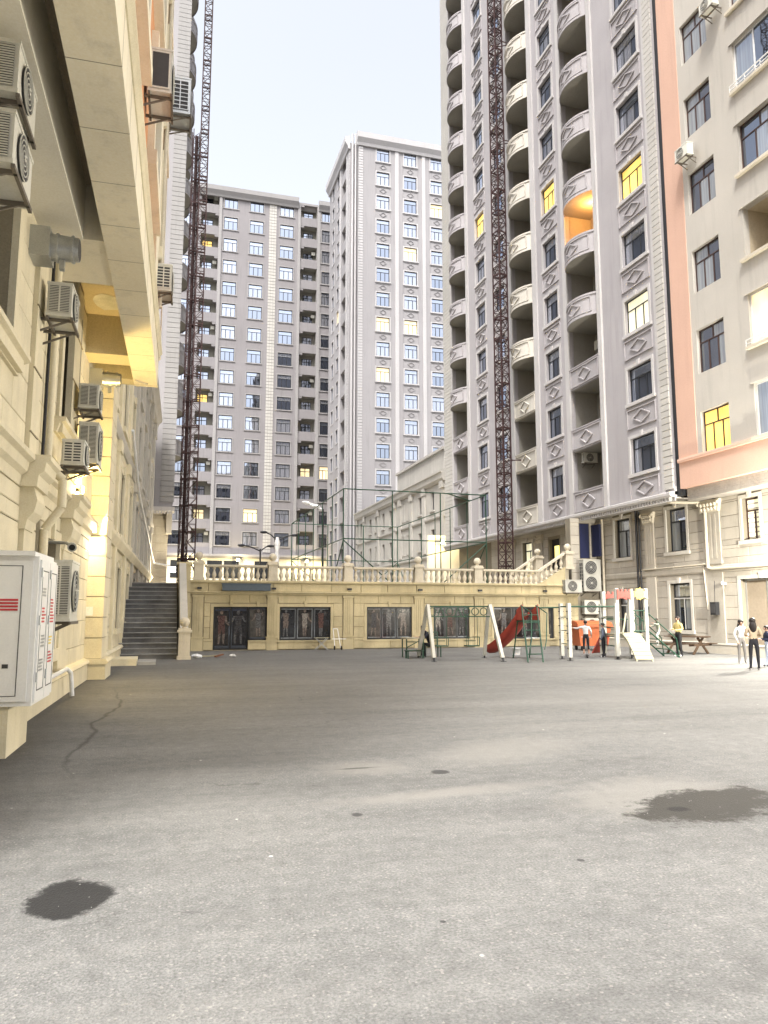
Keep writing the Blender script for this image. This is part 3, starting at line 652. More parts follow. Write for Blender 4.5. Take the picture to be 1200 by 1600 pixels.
b.box(0,TEND,0.0,0.06,TZ0-0.28,TZ0-0.10); o = mk('dentils', b, M['tower_trim'], tw); o['kind'] = 'stuff'
mk('soffit', MB().box(0,TEND,0.06,1.2,TZ0-0.16,TZ0-0.10), M['beige'], tw)
# ground storeys of the right side: limestone courses with windows, set back under the overhang
pod = thing('limestone_podium', 'two limestone ground storeys under the overhanging tower and peach block', 'building', (23.5,TY0,0), R(-90))
PEND = tu(-14.0)
PW = [(tu(35.91),tu(34.47),4.66,6.72,'D',None),(tu(31.46),tu(30.02),4.65,6.72,'D',None),(tu(26.43),tu(25.44),4.78,6.55,'D','litg'),
      (tu(31.44),tu(29.96),0.96,3.15,'D',None),(tu(35.88),tu(34.87),0.70,2.87,'D',None),(tu(26.77),tu(24.3),0.05,3.17,'S2',None),
      (tu(46.9),tu(45.5),4.55,6.45,'D','litg'),(tu(43.2),tu(41.95),4.18,6.35,'F',None),(tu(21.5),tu(20.0),4.7,6.6,'D',None),(tu(19.5),tu(17.5),0.9,3.1,'D',None)]
hl = [p[:4] for p in PW]
b = MB(); b.wall(0.4,PEND,0,TZ0-0.1,hl,0,0.3); b.shell(0.4,PEND,0,TZ0-0.1,0,14); mk('wall', b, M['joint'], pod)
PILR = [(tu(33.2),tu(32.45)),(tu(28.85),tu(27.75)),(tu(23.9),tu(23.2)),(tu(37.6),tu(37.1)),(tu(44.6),tu(44.0)),(tu(48.6),tu(48.0))]
ph = [(a,c,0.45,6.75) for a,c in PILR]; sh = [(h_[0]-0.17,h_[1]+0.17,h_[2]-0.05,h_[3]+0.17) for h_ in hl]
stones(pod, tu(37.1), tu(17.0), 0.45, 3.52, 0.51, 1.5, ph+sh, 'stone_r')
stones(pod, tu(37.1), tu(17.0), 3.86, 6.98, 0.52, 1.5, ph+sh, 'stone_r')
stones(pod, tu(52.0), tu(37.1), 3.3, 6.98, 0.52, 1.5, ph+sh, 'stone_r')
b = MB(); b.box(tu(37.0),PEND,-0.10,0.01,0,0.38); b.extr([(0.01,0.38),(-0.12,0.38),(-0.12,0.42),(-0.05,0.47),(0.01,0.47)],tu(37.0),PEND); mk('plinth', b, M['stone_r'], pod)
mk('string_course', MB().extr([(0.01,3.52),(-0.06,3.52),(-0.10,3.60),(-0.12,3.78),(-0.05,3.86),(0.01,3.86)],tu(37.0),PEND), M['stone_r'], pod)
for a,c in PILR:
    z0 = 0.45 if a > tu(37.2) else 3.3
    b = MB(); b.box(a,c,-0.09,0.005,z0,3.52); b.box(a,c,-0.09,0.005,3.86,6.25); b.box(a-0.05,c+0.05,-0.13,0.005,3.9,4.02)
    for k in range(3): b.box(a+0.1+k*(c-a-0.2)/3,a+0.1+(k+0.55)*(c-a-0.2)/3,-0.105,-0.089,4.15,6.1)
    o = mk('pilaster', b, M['stone_r'], pod); w_ = c-a
    b = MB(); b.prism([(a-0.02,6.22),(c+0.02,6.22),(c+0.14,6.68),(c+0.14,6.76),(a-0.14,6.76),(a-0.14,6.68)],-0.17,0.005)
    for k in range(5):
        for j in range(2):
            x = a+(k+0.5)*w_/5; b.lathe([(0.0,0),(0.06,0.04),(0.09,0.14),(0.05,0.19)],6,(x,-0.17-0.02*j,6.26+0.19*j),0,False)
    for x in (a-0.08,c+0.08): b.ball((x,-0.2,6.62),0.09,8,6)
    mk('capital', b, M['stone_w2'], o)
for i,p in enumerate(PW):
    w, h = p[1]-p[0], p[3]-p[2]; uc, zc = (p[0]+p[1])/2, (p[2]+p[3])/2
    if i == 7: continue
    fm = 'brownframe' if i in (2,) else 'frame'
    o = window(pod, uc, zc, round(w,3), round(h,3), 0.20, p[4], fm, ('glass_n','glass_t'), p[5], (0.15,0.06,'stone_w',1), sill=(i!=5), ft=0.075) if i != 5 else window(pod, uc, zc, round(w,3), round(h,3), 0.20, 'S2', 'galv', ('doorpanel','doorpanel'), None, (0.15,0.06,'stone_w',1), sill=False, ft=0.075)
    if i == 5: o.name = 'glass_door'
    if i == 2:
        for k in range(9): mk('blind_slat', MB().box(-w/2+0.08,w/2-0.08,0.022,0.028,-h/2+0.1+k*0.20,-h/2+0.16+k*0.20), M['beige'], o)
    if i in (3,4): mk('glazing_bar', MB().box(-w/2+0.02,w/2-0.02,-0.012,0.0,h*0.5-0.74,h*0.5-0.68).box(-0.025,0.025,-0.012,0.0,-h/2+0.04,h*0.5-0.74), M['whiteframe'], o)
p = PW[7]; o = mk('poster_door', MB().box(p[0],p[1],0.2,0.26,p[2],p[3]), M['black'], pod)
mk('yellow_notice', MB().box(p[0]+0.32,p[0]+0.95,0.185,0.198,p[2]+0.95,p[2]+1.75), emit('glowing_notice',(0.95,0.85,0.25),0.6,0.15,4.0), o)  # notice glows by itself, its brightness put into the material
# pipes on the limestone wall
b = MB(); b.tube([(tu(33.8),-0.12,7.0),(tu(33.8),-0.12,3.9),(tu(33.8),-0.12,0.5)],0.06,8); b.tube([(tu(33.55),-0.12,6.9),(tu(33.55),-0.12,3.9),(tu(33.55),-0.12,1.6)],0.045,8); mk('downpipe', b, M['dsteel'], pod)
b = MB(); b.tube([(tu(36.9),-0.16,6.9),(tu(36.9),-0.16,0.3)],0.07,8); mk('downpipe', b, M['stone_w2'], pod)
b = MB(); b.tube([(tu(34.6),-0.95,TZ0-0.16),(tu(30.4),-0.98,TZ0-0.16),(tu(29.9),-0.9,TZ0-0.3),(tu(28.9),-0.14,TZ0-0.42),(tu(28.55),-0.14,TZ0-0.62),(tu(28.55),-0.14,3.75),(tu(28.3),-0.16,3.68),(tu(18),-0.16,3.68)],0.07,8); mk('drainpipe', b, M['stone_w2'], pod)
b = MB(); b.tube([(tu(33.4),-0.15,3.9),(tu(28.7),-0.15,3.92)],0.04,6); b.tube([(tu(28.9),-0.10,3.85),(tu(28.75),-0.1,1.9)],0.03,6); mk('cable_pipe', b, M['stone_w2'], pod)
b = MB(); b.box(-0.17,0.17,-0.20,0,-0.28,0.28); b.box(-0.13,0.13,-0.21,-0.2,-0.2,0.2,1); b.tube([(0.0,-0.08,0.28),(0.02,-0.06,1.2)],0.012,5)
tag(mk('meter_box', b, (M['dsteel'], M['acg']), None, (23.36,28.15,1.95), R(-90)), 'small dark meter box on limestone wall beside the tall window', 'box')
b = MB(); b.box(-0.15,0.15,-0.14,0,-0.25,0.25); b.box(-0.11,0.11,-0.15,-0.14,-0.18,0.18,1)
tag(mk('meter_box', b, (M['dsteel'], M['black']), None, (23.42,33.2,1.85), R(-90)), 'small dark fuse box on limestone wall behind the play tower', 'box')
b = MB(); b.lathe([(0.05,0),(0.07,0.04),(0.07,0.12),(0.02,0.16)],10,(0,0,0)); b.box(-0.04,0.04,0,0.16,0.02,0.10)
tag(mk('bulb_lamp', b, M['paper'], None, (23.28,27.6,2.95), R(-90)), 'small unlit white lamp globe on limestone wall above the meter box', 'lamp')
# recessed wall and gate between terrace and podium
rw = thing('recess_wall', 'plain limestone return wall with navy panels beside the terrace end', 'wall', (21.75,37.6,0))
b = MB(); b.wall(0,1.75,0,7.0,[(0.15,1.65,0.05,2.3)],0,0.3); b.shell(0,1.75,0,7.0,0,0.5); mk('wall', b, M['joint'], rw)
stones(rw, 0, 1.75, 2.4, 7.0, 0.52, 0.9, [(0.55,1.2,4.75,6.75)], 'stone_r')
mk('navy_shutter', MB().box(0.58,1.17,-0.02,0.02,4.78,6.72), M['blue'], rw); 
mk('navy_shutter', MB().box(1.30,1.42,-0.85,-0.03,4.85,6.62), M['blue'], rw)
o = mk('steel_gate', MB().box(0.15,1.65,0.1,0.14,0.05,2.3), M['dsteel'], rw)
for k in range(7): mk('gate_bar', MB().box(0.2+k*0.23,0.23+k*0.23,0.04,0.07,0.05,2.3), M['green'], o)
# ---------------------------------------------------------------- PEACH / BEIGE BLOCK, right edge
PY0 = 29.0
def pu(Y): return PY0 - Y
pk = thing('peach_block', 'peach and pale beige apartment block overhanging the courtyard at right', 'building', (22.5,PY0,0), R(-90))
PE = pu(-14); PZ1 = 7.3+3.72*10
c1 = []; c2 = []
for k in range(10):
    zc = 9.52 + 3.72*k; c1.append((pu(27.43),pu(25.70),zc-1.0,zc+1.0)); c2.append((pu(24.25),pu(21.0),zc+0.30-1.08,zc+0.30+1.05))
c3 = []
for k in range(10):
    zc = 9.52+3.72*k
    for Y in (19,15,11,7,3,-1,-5,-9): c3.append((pu(Y),pu(Y-1.8),zc-1,zc+1))
b = MB(); b.wall(1.27,PE,8.62,PZ1,c1+c2+c3,0,0.28); mk('beige_wall', b, M['beige'], pk)
b = MB(); b.wall(0,1.27,8.62,PZ1,(),-0.03,0.2); b.wall(0,PE,7.34,8.62,(),-0.03); b.shell(0,PE,7.34,PZ1,-0.03,14); b.quad((1.27,-0.03,8.62),(1.27,-0.03,PZ1),(1.27,0,PZ1),(1.27,0,8.62)); mk('peach_wall', b, M['pink'], pk)
mk('moulding', MB().extr([(0.02,8.52),(-0.12,8.52),(-0.14,8.60),(-0.12,8.68),(0.02,8.68)],0,PE), M['pink'], pk)
b = MB(); b.wall(0.1,PE,6.80,7.34,(),0.25); b.shell(0.1,PE,6.80,7.34,0.25,1.05)
for r_ in range(5):
    for k in range(60): b.box(0.12+k*0.30+(r_%2)*0.15,0.12+k*0.30+0.28+(r_%2)*0.15,0.235,0.255,6.81+r_*0.105,6.90+r_*0.105)
o = mk('brick_fascia', b, surf('grey_brick_fascia',(0.40,0.37,0.33),0.9,0.2,4,40,0.2), pk)
PTY = {0:('lit','glass_n'),}
for k in range(10):
    h_ = c1[k]; window(pk, (h_[0]+h_[1])/2, (h_[2]+h_[3])/2, round(h_[1]-h_[0],3), 2.0, 0.16, 'P', 'brownframe', ('glass_n','glass_n'), 'lit' if k==0 else None)
    h_ = c2[k]; uc, zc, w, h = (h_[0]+h_[1])/2, (h_[2]+h_[3])/2, round(h_[1]-h_[0],3), round(h_[3]-h_[2],3)
    typ = ['slide','cream','open','brown','rail','brown','rail','open','brown','slide'][k]
    if typ == 'brown': o = window(pk, uc, zc, w, h, 0.16, 'B', 'brownframe', ('glass_n','glass_n'))
    elif typ in ('slide','rail'): o = window(pk, uc, zc, w, h, 0.10, 'S3', 'whiteframe', ('glass_n','glass_n'))
    elif typ == 'cream': o = window(pk, uc, zc, w, h, 0.10, 'S3', 'whiteframe', ('glass_n','glass_n'), lit='litw')
    else:
        b = MB(); b.quad((-w/2,1.4,-h/2),(w/2,1.4,-h/2),(w/2,1.4,h/2),(-w/2,1.4,h/2)); b.quad((-w/2,0.28,-h/2),(-w/2,1.4,-h/2),(-w/2,1.4,h/2),(-w/2,0.28,h/2)); b.quad((-w/2,0.28,h/2),(w/2,0.28,h/2),(w/2,1.4,h/2),(-w/2,1.4,h/2)); b.quad((w/2,0.28,-h/2),(w/2,1.4,-h/2),(w/2,1.4,h/2),(w/2,0.28,h/2)); b.quad((-w/2,0.28,-h/2),(w/2,0.28,-h/2),(w/2,1.4,-h/2),(-w/2,1.4,-h/2))
        o = mk('open_loggia', b, M['taupe'], pk, (uc,0,zc)); mk('inner_door', MB().box(-0.2,0.7,1.3,1.38,-h/2,0.9), M['black'], o)
    mk('sill', MB().box(-w/2-0.15,w/2+0.15,-0.16,0.005,-h/2-0.16,-h/2-0.04), M['stone_w2'], o, (0,-o.location.y,0))
    mk('lintel', MB().box(-w/2-0.15,w/2+0.15,-0.07,0.005,h/2+0.02,h/2+0.12), M['beige'], o, (0,-o.location.y,0))
    if typ in ('rail','cream'):
        b = MB(); b.bar((-w/2-0.1,-0.2,-h/2+0.22),(w/2+0.1,-0.2,-h/2+0.22),0.04); b.bar((-w/2-0.1,-0.2,-h/2+0.05),(w/2+0.1,-0.2,-h/2+0.05),0.03)
        for i in range(5): b.bar((-w/2-0.1+i*(w+0.2)/4,-0.2,-h/2-0.05),(-w/2-0.1+i*(w+0.2)/4,-0.2,-h/2+0.22),0.03)
        mk('rail', b, M['whiteframe'], o, (0,-o.location.y+0.05,0))
for h_ in c3: window(pk, (h_[0]+h_[1])/2, (h_[2]+h_[3])/2, 1.8, 2.0, 0.16, 'P', 'brownframe', ('glass_n','glass_n'), sep=False) if h_[2] < 18 else mk('window', MB().box(h_[0],h_[1],0.15,0.2,h_[2],h_[3]), M['glass_n'], pk)
# ---------------------------------------------------------------- WHITE THREE-STOREY BUILDING behind the cage
wb = thing('white_stone_building', 'white limestone three-storey building behind the green sports cage', 'building', (24.0,95.0,0), R(-90))
def wu(Y): return 95.0 - Y
ws = []
for z0 in (4.4,7.7,11.2):
    for Y in (93,88.6,86.0,83.0,80.2,70.2,66.6): ws.append((wu(Y),wu(Y-0.85),z0,z0+1.75))
b = MB(); b.wall(0,wu(62.9),3.17,14.2,ws,0,0.35); b.shell(0,wu(62.9),3.17,14.2,0,9); mk('wall', b, M['wbs'], wb)
for h_ in ws:
    o = mk('window', MB().box(h_[0],h_[1],0.2,0.26,h_[2],h_[3]), M['frame'], wb)
    mk('sill', MB().box(h_[0]-0.2,h_[1]+0.2,-0.16,0.01,h_[2]-0.14,h_[2]), M['wbs'], o)
for Y in (94.5,90.8,84.5,78.0,76.0,72.3,68.4,63.4):
    b = MB(); b.box(wu(Y)-0.35,wu(Y)+0.35,-0.16,0.01,7.3,13.5); b.box(wu(Y)-0.45,wu(Y)+0.45,-0.24,0.01,12.9,13.5); b.box(wu(Y)-0.42,wu(Y)+0.42,-0.22,0.01,13.5,14.35); mk('pilaster', b, M['wbs'], wb)
for z in (6.9,10.4): mk('string_course', MB().extr([(0.01,z-0.12),(-0.10,z-0.12),(-0.16,z),(-0.16,z+0.12),(0.01,z+0.12)],0,wu(62.9)), M['wbs'], wb)
mk('cornice', MB().extr([(0.01,13.5),(-0.15,13.5),(-0.32,13.75),(-0.36,14.2),(-0.46,14.3),(-0.46,14.45),(0.01,14.45)],0,wu(62.8)), M['wbs'], wb)
for Y in (75.0,73.4):
    for z in (7.7,11.2): mk('blind_panel', MB().ring(wu(Y)-0.4,wu(Y)+0.4,z,z+1.9,0.12,-0.06,0.01), M['wbs'], wb)
b = MB(); b.box(wu(82),wu(67),1.5,8,14.45,17.3); b.box(wu(82.2),wu(66.8),1.3,8.2,17.3,17.55); mk('attic_storey', b, M['wbs'], wb)
# ---------------------------------------------------------------- FAR TAUPE BLOCK (faces the camera)
FY = 118.0; FPF = 3.642
fb = thing('far_apartment_block', 'long taupe apartment block closing the view at left centre', 'building', (0,FY,0))
fc = [(8.67,2.15),(12.82,2.2),(17.74,2.25)]; fbal = [(4.0,6.75),(20.05,22.8)]
hs_ = []; 
for k in range(16):
    zc = 13.07+FPF*k
    for u,w in fc: hs_.append((u-w/2,u+w/2,zc-1.05,zc+1.05))
    hs_.append((23.6,25.3,zc-1.05,zc+1.05))
    for a,c in fbal: hs_.append((a,c,zc-0.72,zc+1.42))
    hs_.append((0.2,2.6,zc-1.05,zc+1.05))
b = MB(); b.wall(-8,34,10.5,69.2,hs_,0,0.3); b.shell(-8,34,10.5,69.2,0,14); mk('wall', b, M['far'], fb)
LF = {(0,15-11):None}
flit = {('c',1,1):'litw',('b',0,1):'litw',('b',0,6):'lit',('b',0,13):'lit',('b',1,3):'litw',('w',0,3):'litw'}
for k in range(16):
    zc = 13.07+FPF*k
    for ci,(u,w) in enumerate(fc):
        window(fb, u, zc, w, 2.1, 0.12, 'T', lit=flit.get(('c',ci,k)), sur=(0.14,0.06,'far_trim'), sep=False, ft=0.09)
    window(fb, 1.4, zc, 2.4, 2.1, 0.12, 'T', sur=(0.14,0.06,'far_trim'), sep=False, ft=0.09)
    window(fb, 24.45, zc, 1.7, 2.1, 0.12, 'T', lit=flit.get(('w',0,k)), sur=(0.16,0.06,'far_trim'), sep=False, ft=0.09)
    for bi,(a,c) in enumerate(fbal):
        o = mk('loggia', MB().wall(a,c,zc-0.72,zc+1.42,(),1.5).quad((a,0.3,zc-0.72),(a,1.5,zc-0.72),(a,1.5,zc+1.42),(a,0.3,zc+1.42)).quad((c,0.3,zc-0.72),(c,0.3,zc+1.42),(c,1.5,zc+1.42),(c,1.5,zc-0.72)).quad((a,0.3,zc+1.42),(a,1.5,zc+1.42),(c,1.5,zc+1.42),(c,0.3,zc+1.42)).quad((a,0.3,zc-0.72),(c,0.3,zc-0.72),(c,1.5,zc-0.72),(a,1.5,zc-0.72)), M['tower_dark'], fb)
        q = MB(); u0_ = a+(0.3 if bi == 0 else 0.7)
        q.box(u0_,u0_+1.6,1.40,1.48,zc-0.7,zc+0.85); 
        for (x0,x1,z0,z1) in ((0.08,0.74,-0.62,0.25),(0.86,1.52,-0.62,0.25),(0.08,0.74,0.37,0.78),(0.86,1.52,0.37,0.78)): q.box(u0_+x0,u0_+x1,1.38,1.40,zc+z0,zc+z1,1)
        mk('balcony_window', q, (M['frame'], M[flit.get(('b',bi,k),'glass')]), o)
        if (k*5+bi) % 3 == 0: mk('ac_unit', MB().box(c-0.75,c-0.15,0.7,1.0,zc+0.5,zc+1.0), M['acw'], o)
        mk('corbel', MB().box(c-0.55 if bi == 0 else a,c if bi == 0 else a+0.55,0.02,0.9,zc+1.1,zc+1.42), M['far'], o)
for a,c in ((6.8,7.25),(19.55,20.0),(22.85,23.35)): mk('pilaster', MB().box(a,c,-0.18,0.01,10.6,69.2), M['far_trim'], fb)
b = MB(); 
for k in range(110):
    z = 11.0+k*0.525
    for j in range(3): b.box(14.85+j*0.4-(0.0),15.22+j*0.4,-0.1,0.01,z+0.03,z+0.49)
o = mk('quoin_strip', b, M['quoin'], fb); o['kind'] = 'stuff'
b = MB(); b.extr([(0.01,68.3),(-0.3,68.3),(-0.4,68.6),(-0.75,69.2),(-0.8,69.9),(0.01,70.1)],-8,19.6); b.extr([(0.01,68.3),(-0.3,68.3),(-0.4,68.6),(-0.75,69.2),(-0.8,69.9),(0.01,70.1)],23.0,34); b.extr([(1.2,68.6),(0.9,68.6),(0.4,69.2),(0.35,69.7),(1.2,69.7)],19.6,23.0); mk('cornice', b, M['far_trim'], fb)
mk('podium', MB().box(-8,34,-0.6,12,3.17,10.4), M['cream'], fb)
mk('podium_cornice', MB().extr([(0,10.0),(-0.8,10.0),(-1.0,10.3),(-1.0,10.6),(0,10.6)],-8,34), M['far_trim'], fb)
for x in (1.2,6.5,9.0,13.6,18.5,22.0): mk('podium_window', MB().box(x,x+2.2,-0.68,-0.55,7.0,9.6), M['frame'] if x < 18 else M['litw'], fb)
# ---------------------------------------------------------------- SECOND PALE TOWER (corner towards the camera)
T2 = thing('pale_corner_tower', 'pale grey corner tower with diamond panels in the middle distance', 'building', (23.8,98.0,0))
t2c = [(4.62,1.9),(8.72,1.9),(12.78,1.85),(17.0,1.9)]
hs_ = []; NF2 = 17
for k in range(NF2):
    zc = 67.1-FP*k
    for u,w in t2c: hs_.append((u-w/2,u+w/2,zc-1.0,zc+1.0))
b = MB(); b.wall(1.0,20,3.17,69.0,hs_,0,0.28); b.shell(0.0,20,3.17,69.0,0.0,14.6)
b.wall(0,1.0,3.17,69.0,(),1.2); b.quad((1.0,0,3.17),(1.0,1.2,3.17),(1.0,1.2,69),(1.0,0,69))
b = MB(); b.wall(1.0,20,3.17,69.0,hs_,0,0.28); b.quad((1,0,3.17),(1,0,69),(1,1.2,69),(1,1.2,3.17)); b.quad((0,1.2,3.17),(1,1.2,3.17),(1,1.2,69),(0,1.2,69)); b.quad((20,0,3.17),(20,14.6,3.17),(20,14.6,69),(20,0,69)); b.quad((0,14.6,3.17),(0,14.6,69),(20,14.6,69),(20,14.6,3.17)); b.add([(1,0,69),(20,0,69),(20,14.6,69),(0,14.6,69),(0,1.2,69),(1,1.2,69)],[(0,1,2,3,4,5)])
mk('wall', b, M['t2'], T2)
t2l = {(0,7):'litw',(2,2):'litw',(1,4):'litw',(1,7):'litw',(0,9):'litw',(2,7):None}
for k in range(NF2):
    zc = 67.1-FP*k
    for ci,(u,w) in enumerate(t2c):
        window(T2, u, zc, w, 2.0, 0.12, 'T', lit=t2l.get((ci,k)), sur=(0.17,0.07,'t2_trim'), sep=False, ft=0.08)
        inst('diamond_panel', diamond_panel(2.3, 1.15, 't2', 0.42, 0.30, 0.07, 0.06), T2, (u, 0, zc-1.85))
for a,c in ((6.4,6.95),(10.5,11.0),(14.7,15.2)): mk('pilaster', MB().box(a,c,-0.12,0.01,3.2,68.2), M['t2_trim'], T2)
b = MB()
for k in range(158): b.box(1.0,1.65,-0.08,0.01,4+k*0.405,4+k*0.405+0.33)
o = mk('quoin_strip', b, M['t2_trim'], T2); o['kind'] = 'stuff'
b = MB(); b.extr([(0.01,68.0),(-0.25,68.0),(-0.35,68.4),(-0.7,69.0),(-0.75,69.8),(0.01,70.0)],0.7,20); mk('cornice', b, M['t2_trim'], T2)
# its left flank, facing the gap (local x of the child runs towards the camera)
fl = []
for k in range(NF2):
    zc = 67.1-FP*k; fl += [(2.2,3.6,zc-1,zc+1),(5.6,7.0,zc-1,zc+1),(8.6,11.6,zc-0.7,zc+1.4)]
b = MB(); b.wall(0,13.4,3.17,69,fl,0,0.9)
fk = mk('flank_wall', b, M['t2'], T2, (0,14.6,0), R(-90))
for k in range(NF2):
    zc = 67.1-FP*k
    for a in (2.2,5.6):
        q = MB().box(a,a+1.4,0.15,0.22,zc-1,zc+1); q.ring(a,a+1.4,zc-1,zc+1,0.14,-0.06,0.01,1); q.box(a+0.08,a+0.66,0.13,0.15,zc-0.92,zc+0.4,2); q.box(a+0.74,a+1.32,0.13,0.15,zc-0.92,zc+0.4,2); q.box(a+0.08,a+1.32,0.13,0.15,zc+0.48,zc+0.92,2)
        mk('flank_window', q, (M['frame'],M['t2_trim'],M['glass'] if (k,a)!=(6,5.6) else M['litw']), fk)
    mk('loggia_back', MB().box(8.6,11.6,0.9,0.95,zc-0.7,zc+1.4), M['tower_dark'], fk)
b = MB(); b.box(12.0,12.4,-0.12,0.01,3.2,68.2); b.box(7.7,8.1,-0.12,0.01,3.2,68.2); b.box(11.65,11.9,-0.12,0.01,3.2,68.2); mk('pilaster', b, M['t2_trim'], fk)
b = MB()
for k in range(158): b.box(12.5,13.35,-0.08,0.01,4+k*0.405,4+k*0.405+0.33)
o = mk('quoin_strip', b, M['t2_trim'], fk); o['kind'] = 'stuff'
mk('cornice', MB().extr([(0.01,68.0),(-0.25,68.0),(-0.35,68.4),(-0.7,69.0),(-0.75,69.8),(0.01,70.0)],0,13.6), M['t2_trim'], fk)
b = MB(); b.cyl((0.35,0.9,3.2),(0.35,0.9,70.2),0.16,n=8); b.cyl((0.75,0.7,3.2),(0.75,0.7,70.2),0.14,n=8); mk('riser_pipes', b, M['t2_trim'], T2)
# ---------------------------------------------------------------- LEFT GREY TOWER (narrow view past the near building)
LT = thing('left_grey_tower', 'grey tower with stacked curved balconies rising behind the left mast', 'building', (-7.85,58.0,0))
b = MB(); b.box(0,8.45,0.0,24,9.4,85); mk('wall', b, M['t2'], LT)
b = MB()
for k in range(190): b.box(7.55,8.52,-0.08,0.02,9.9+k*0.395,9.9+k*0.395+0.36)
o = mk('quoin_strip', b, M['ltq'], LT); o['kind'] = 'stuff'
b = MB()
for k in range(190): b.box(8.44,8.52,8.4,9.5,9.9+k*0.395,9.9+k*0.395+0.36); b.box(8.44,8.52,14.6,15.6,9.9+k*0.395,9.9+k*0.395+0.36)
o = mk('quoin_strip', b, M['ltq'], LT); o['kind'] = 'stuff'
b = MB(); b.box(0,8.2,1.2,24,3.17,9.4); mk('ground_storey', b, M['stone_r'], LT)
stones(LT, 4.0, 8.2, 3.2, 9.0, 0.62, 1.3, (), 'stone_r', y=1.2)
b = MB(); b.box(4,8.6,-0.3,1.2,9.2,9.5); 
for k in range(20): b.box(4.1+k*0.22,4.23+k*0.22,-0.28,-0.15,9.0,9.2)
mk('dentil_cornice', b, M['tower_trim'], LT)
b = MB(); b.box(8.05,8.45,0.3,1.2,7.6,9.2); mk('bracket', b, M['beige'], LT)
for (yc, w) in ((3.6,3.2),(12.0,3.2)):
    for k in range(20):
        z0 = 14.2+FP*k-0.25
        if k < 2 and yc > 5: continue
        o = inst('balcony', balcony_mesh(w, 1.2, 0.62, 't2', 'tower_dark'), LT, (8.45,yc,z0), R(90))
        inst('diamond_panel', curved_diamond(w, 1.2, 0.62, 't2'), o)
# far podium return seen at the stair head
# ---------------------------------------------------------------- LEFT SIDE: its own bearing, 1.55 degrees off the courtyard axis
LA = R(1.5514); LCA, LSA = math.cos(LA), math.sin(LA); LRZ = R(90) - LA; LW = -2.55; LF_ = -2.40; L0 = 4.6  # unseen near end cut here so the building's shade edge crosses the asphalt
def LB(xp, u, z): return (xp*LCA + u*LSA, -xp*LSA + u*LCA, z)
nb = thing('near_left_building', 'cream limestone building with deep orange overhang at the left edge', 'building', LB(LW,0,0), LRZ)
NW = [(8.6,11.35,5.5,7.75),(15.85,17.45,5.5,7.75),(14.55,16.75,1.05,3.15)]
b = MB(); b.wall(L0,22.0,0,9.05,NW,0,0.42); b.shell(L0,22.0,0,9.05,0,9); mk('wall', b, M['joint_l'], nb)
PILN = [(12.85,13.40),(16.95,18.05),(7.2,7.8)]
ph = [(a,c,0.4,9.1) for a,c in PILN]; sh = [(h_[0]-0.3,h_[1]+0.3,h_[2]-0.12,h_[3]+0.26) for h_ in NW]
stones(nb, 6.0, 21.98, 0.50, 3.70, 0.53, 1.35, ph+sh, 'stone_l', 0.04, 0.018)
stones(nb, 6.0, 21.98, 4.20, 8.98, 0.53, 1.35, ph+sh, 'stone_l', 0.04, 0.018)
b = MB(); b.box(L0,21.97,-0.16,0.01,0,0.42); b.extr([(0.01,0.42),(-0.19,0.42),(-0.22,0.46),(-0.19,0.52),(-0.06,0.56),(0.01,0.56)],L0,21.97); mk('plinth', b, M['stone_l'], nb)
for a,c in ((L0,12.62),(13.62,16.72),(18.28,21.97)):
    mk('string_course', MB().extr([(0.01,3.70),(-0.06,3.70),(-0.08,3.86),(-0.16,3.92),(-0.18,4.06),(-0.26,4.10),(-0.26,4.18),(0.01,4.18)],a,c), M['stone_l'], nb)
for a,c in PILN:
    b = MB(); b.box(a,c,-0.12,0.01,0.5,3.1); b.box(a,c,-0.12,0.01,4.18,8.95); o = mk('pilaster', b, M['stone_l'], nb)
    b = MB(); b.extr([(0.01,3.05),(-0.14,3.05),(-0.17,3.2),(-0.26,3.32),(-0.30,3.50),(-0.24,3.70),(0.01,3.70)],a-0.08,c+0.08)
    b.extr([(0.01,3.70),(-0.30,3.70),(-0.32,3.88),(-0.40,3.95),(-0.42,4.08),(-0.48,4.12),(-0.48,4.20),(0.01,4.20)],a-0.22,c+0.22); mk('console', b, M['stone_l'], o)
    b = MB()
    for k in range(4): b.box(a-0.03,c+0.03,-0.14,-0.11,4.6+k*1.05,4.62+k*1.05)
    mk('joint_line', b, M['joint_l'], o)
for i in (0,1,2):
    h_ = NW[i]; w, h = round(h_[1]-h_[0],3), round(h_[3]-h_[2],3)
    if i == 2:
        o = window(nb, (h_[0]+h_[1])/2, (h_[2]+h_[3])/2, w, h, 0.34, 'D', 'brownframe', ('glass_n','glass_n'), None, (0.22,0.08,'stone_l',1), ft=0.09)
    else: o = window(nb, (h_[0]+h_[1])/2, (h_[2]+h_[3])/2, w, h, 0.36, 'D', 'brownframe', ('glass_n','glass_n'), None, (0.26,0.10,'stone_l',1), ft=0.10)
    if i != 2:
        b = MB(); b.extr([(0.012,-h/2-0.30),(-0.10,-h/2-0.30),(-0.16,-h/2-0.12),(-0.26,-h/2-0.08),(-0.26,-h/2-0.005),(0.012,-h/2-0.005)],-w/2-0.5,w/2+0.5); mk('window_sill', b, M['stone_l'], o, (0,-0.36,0))
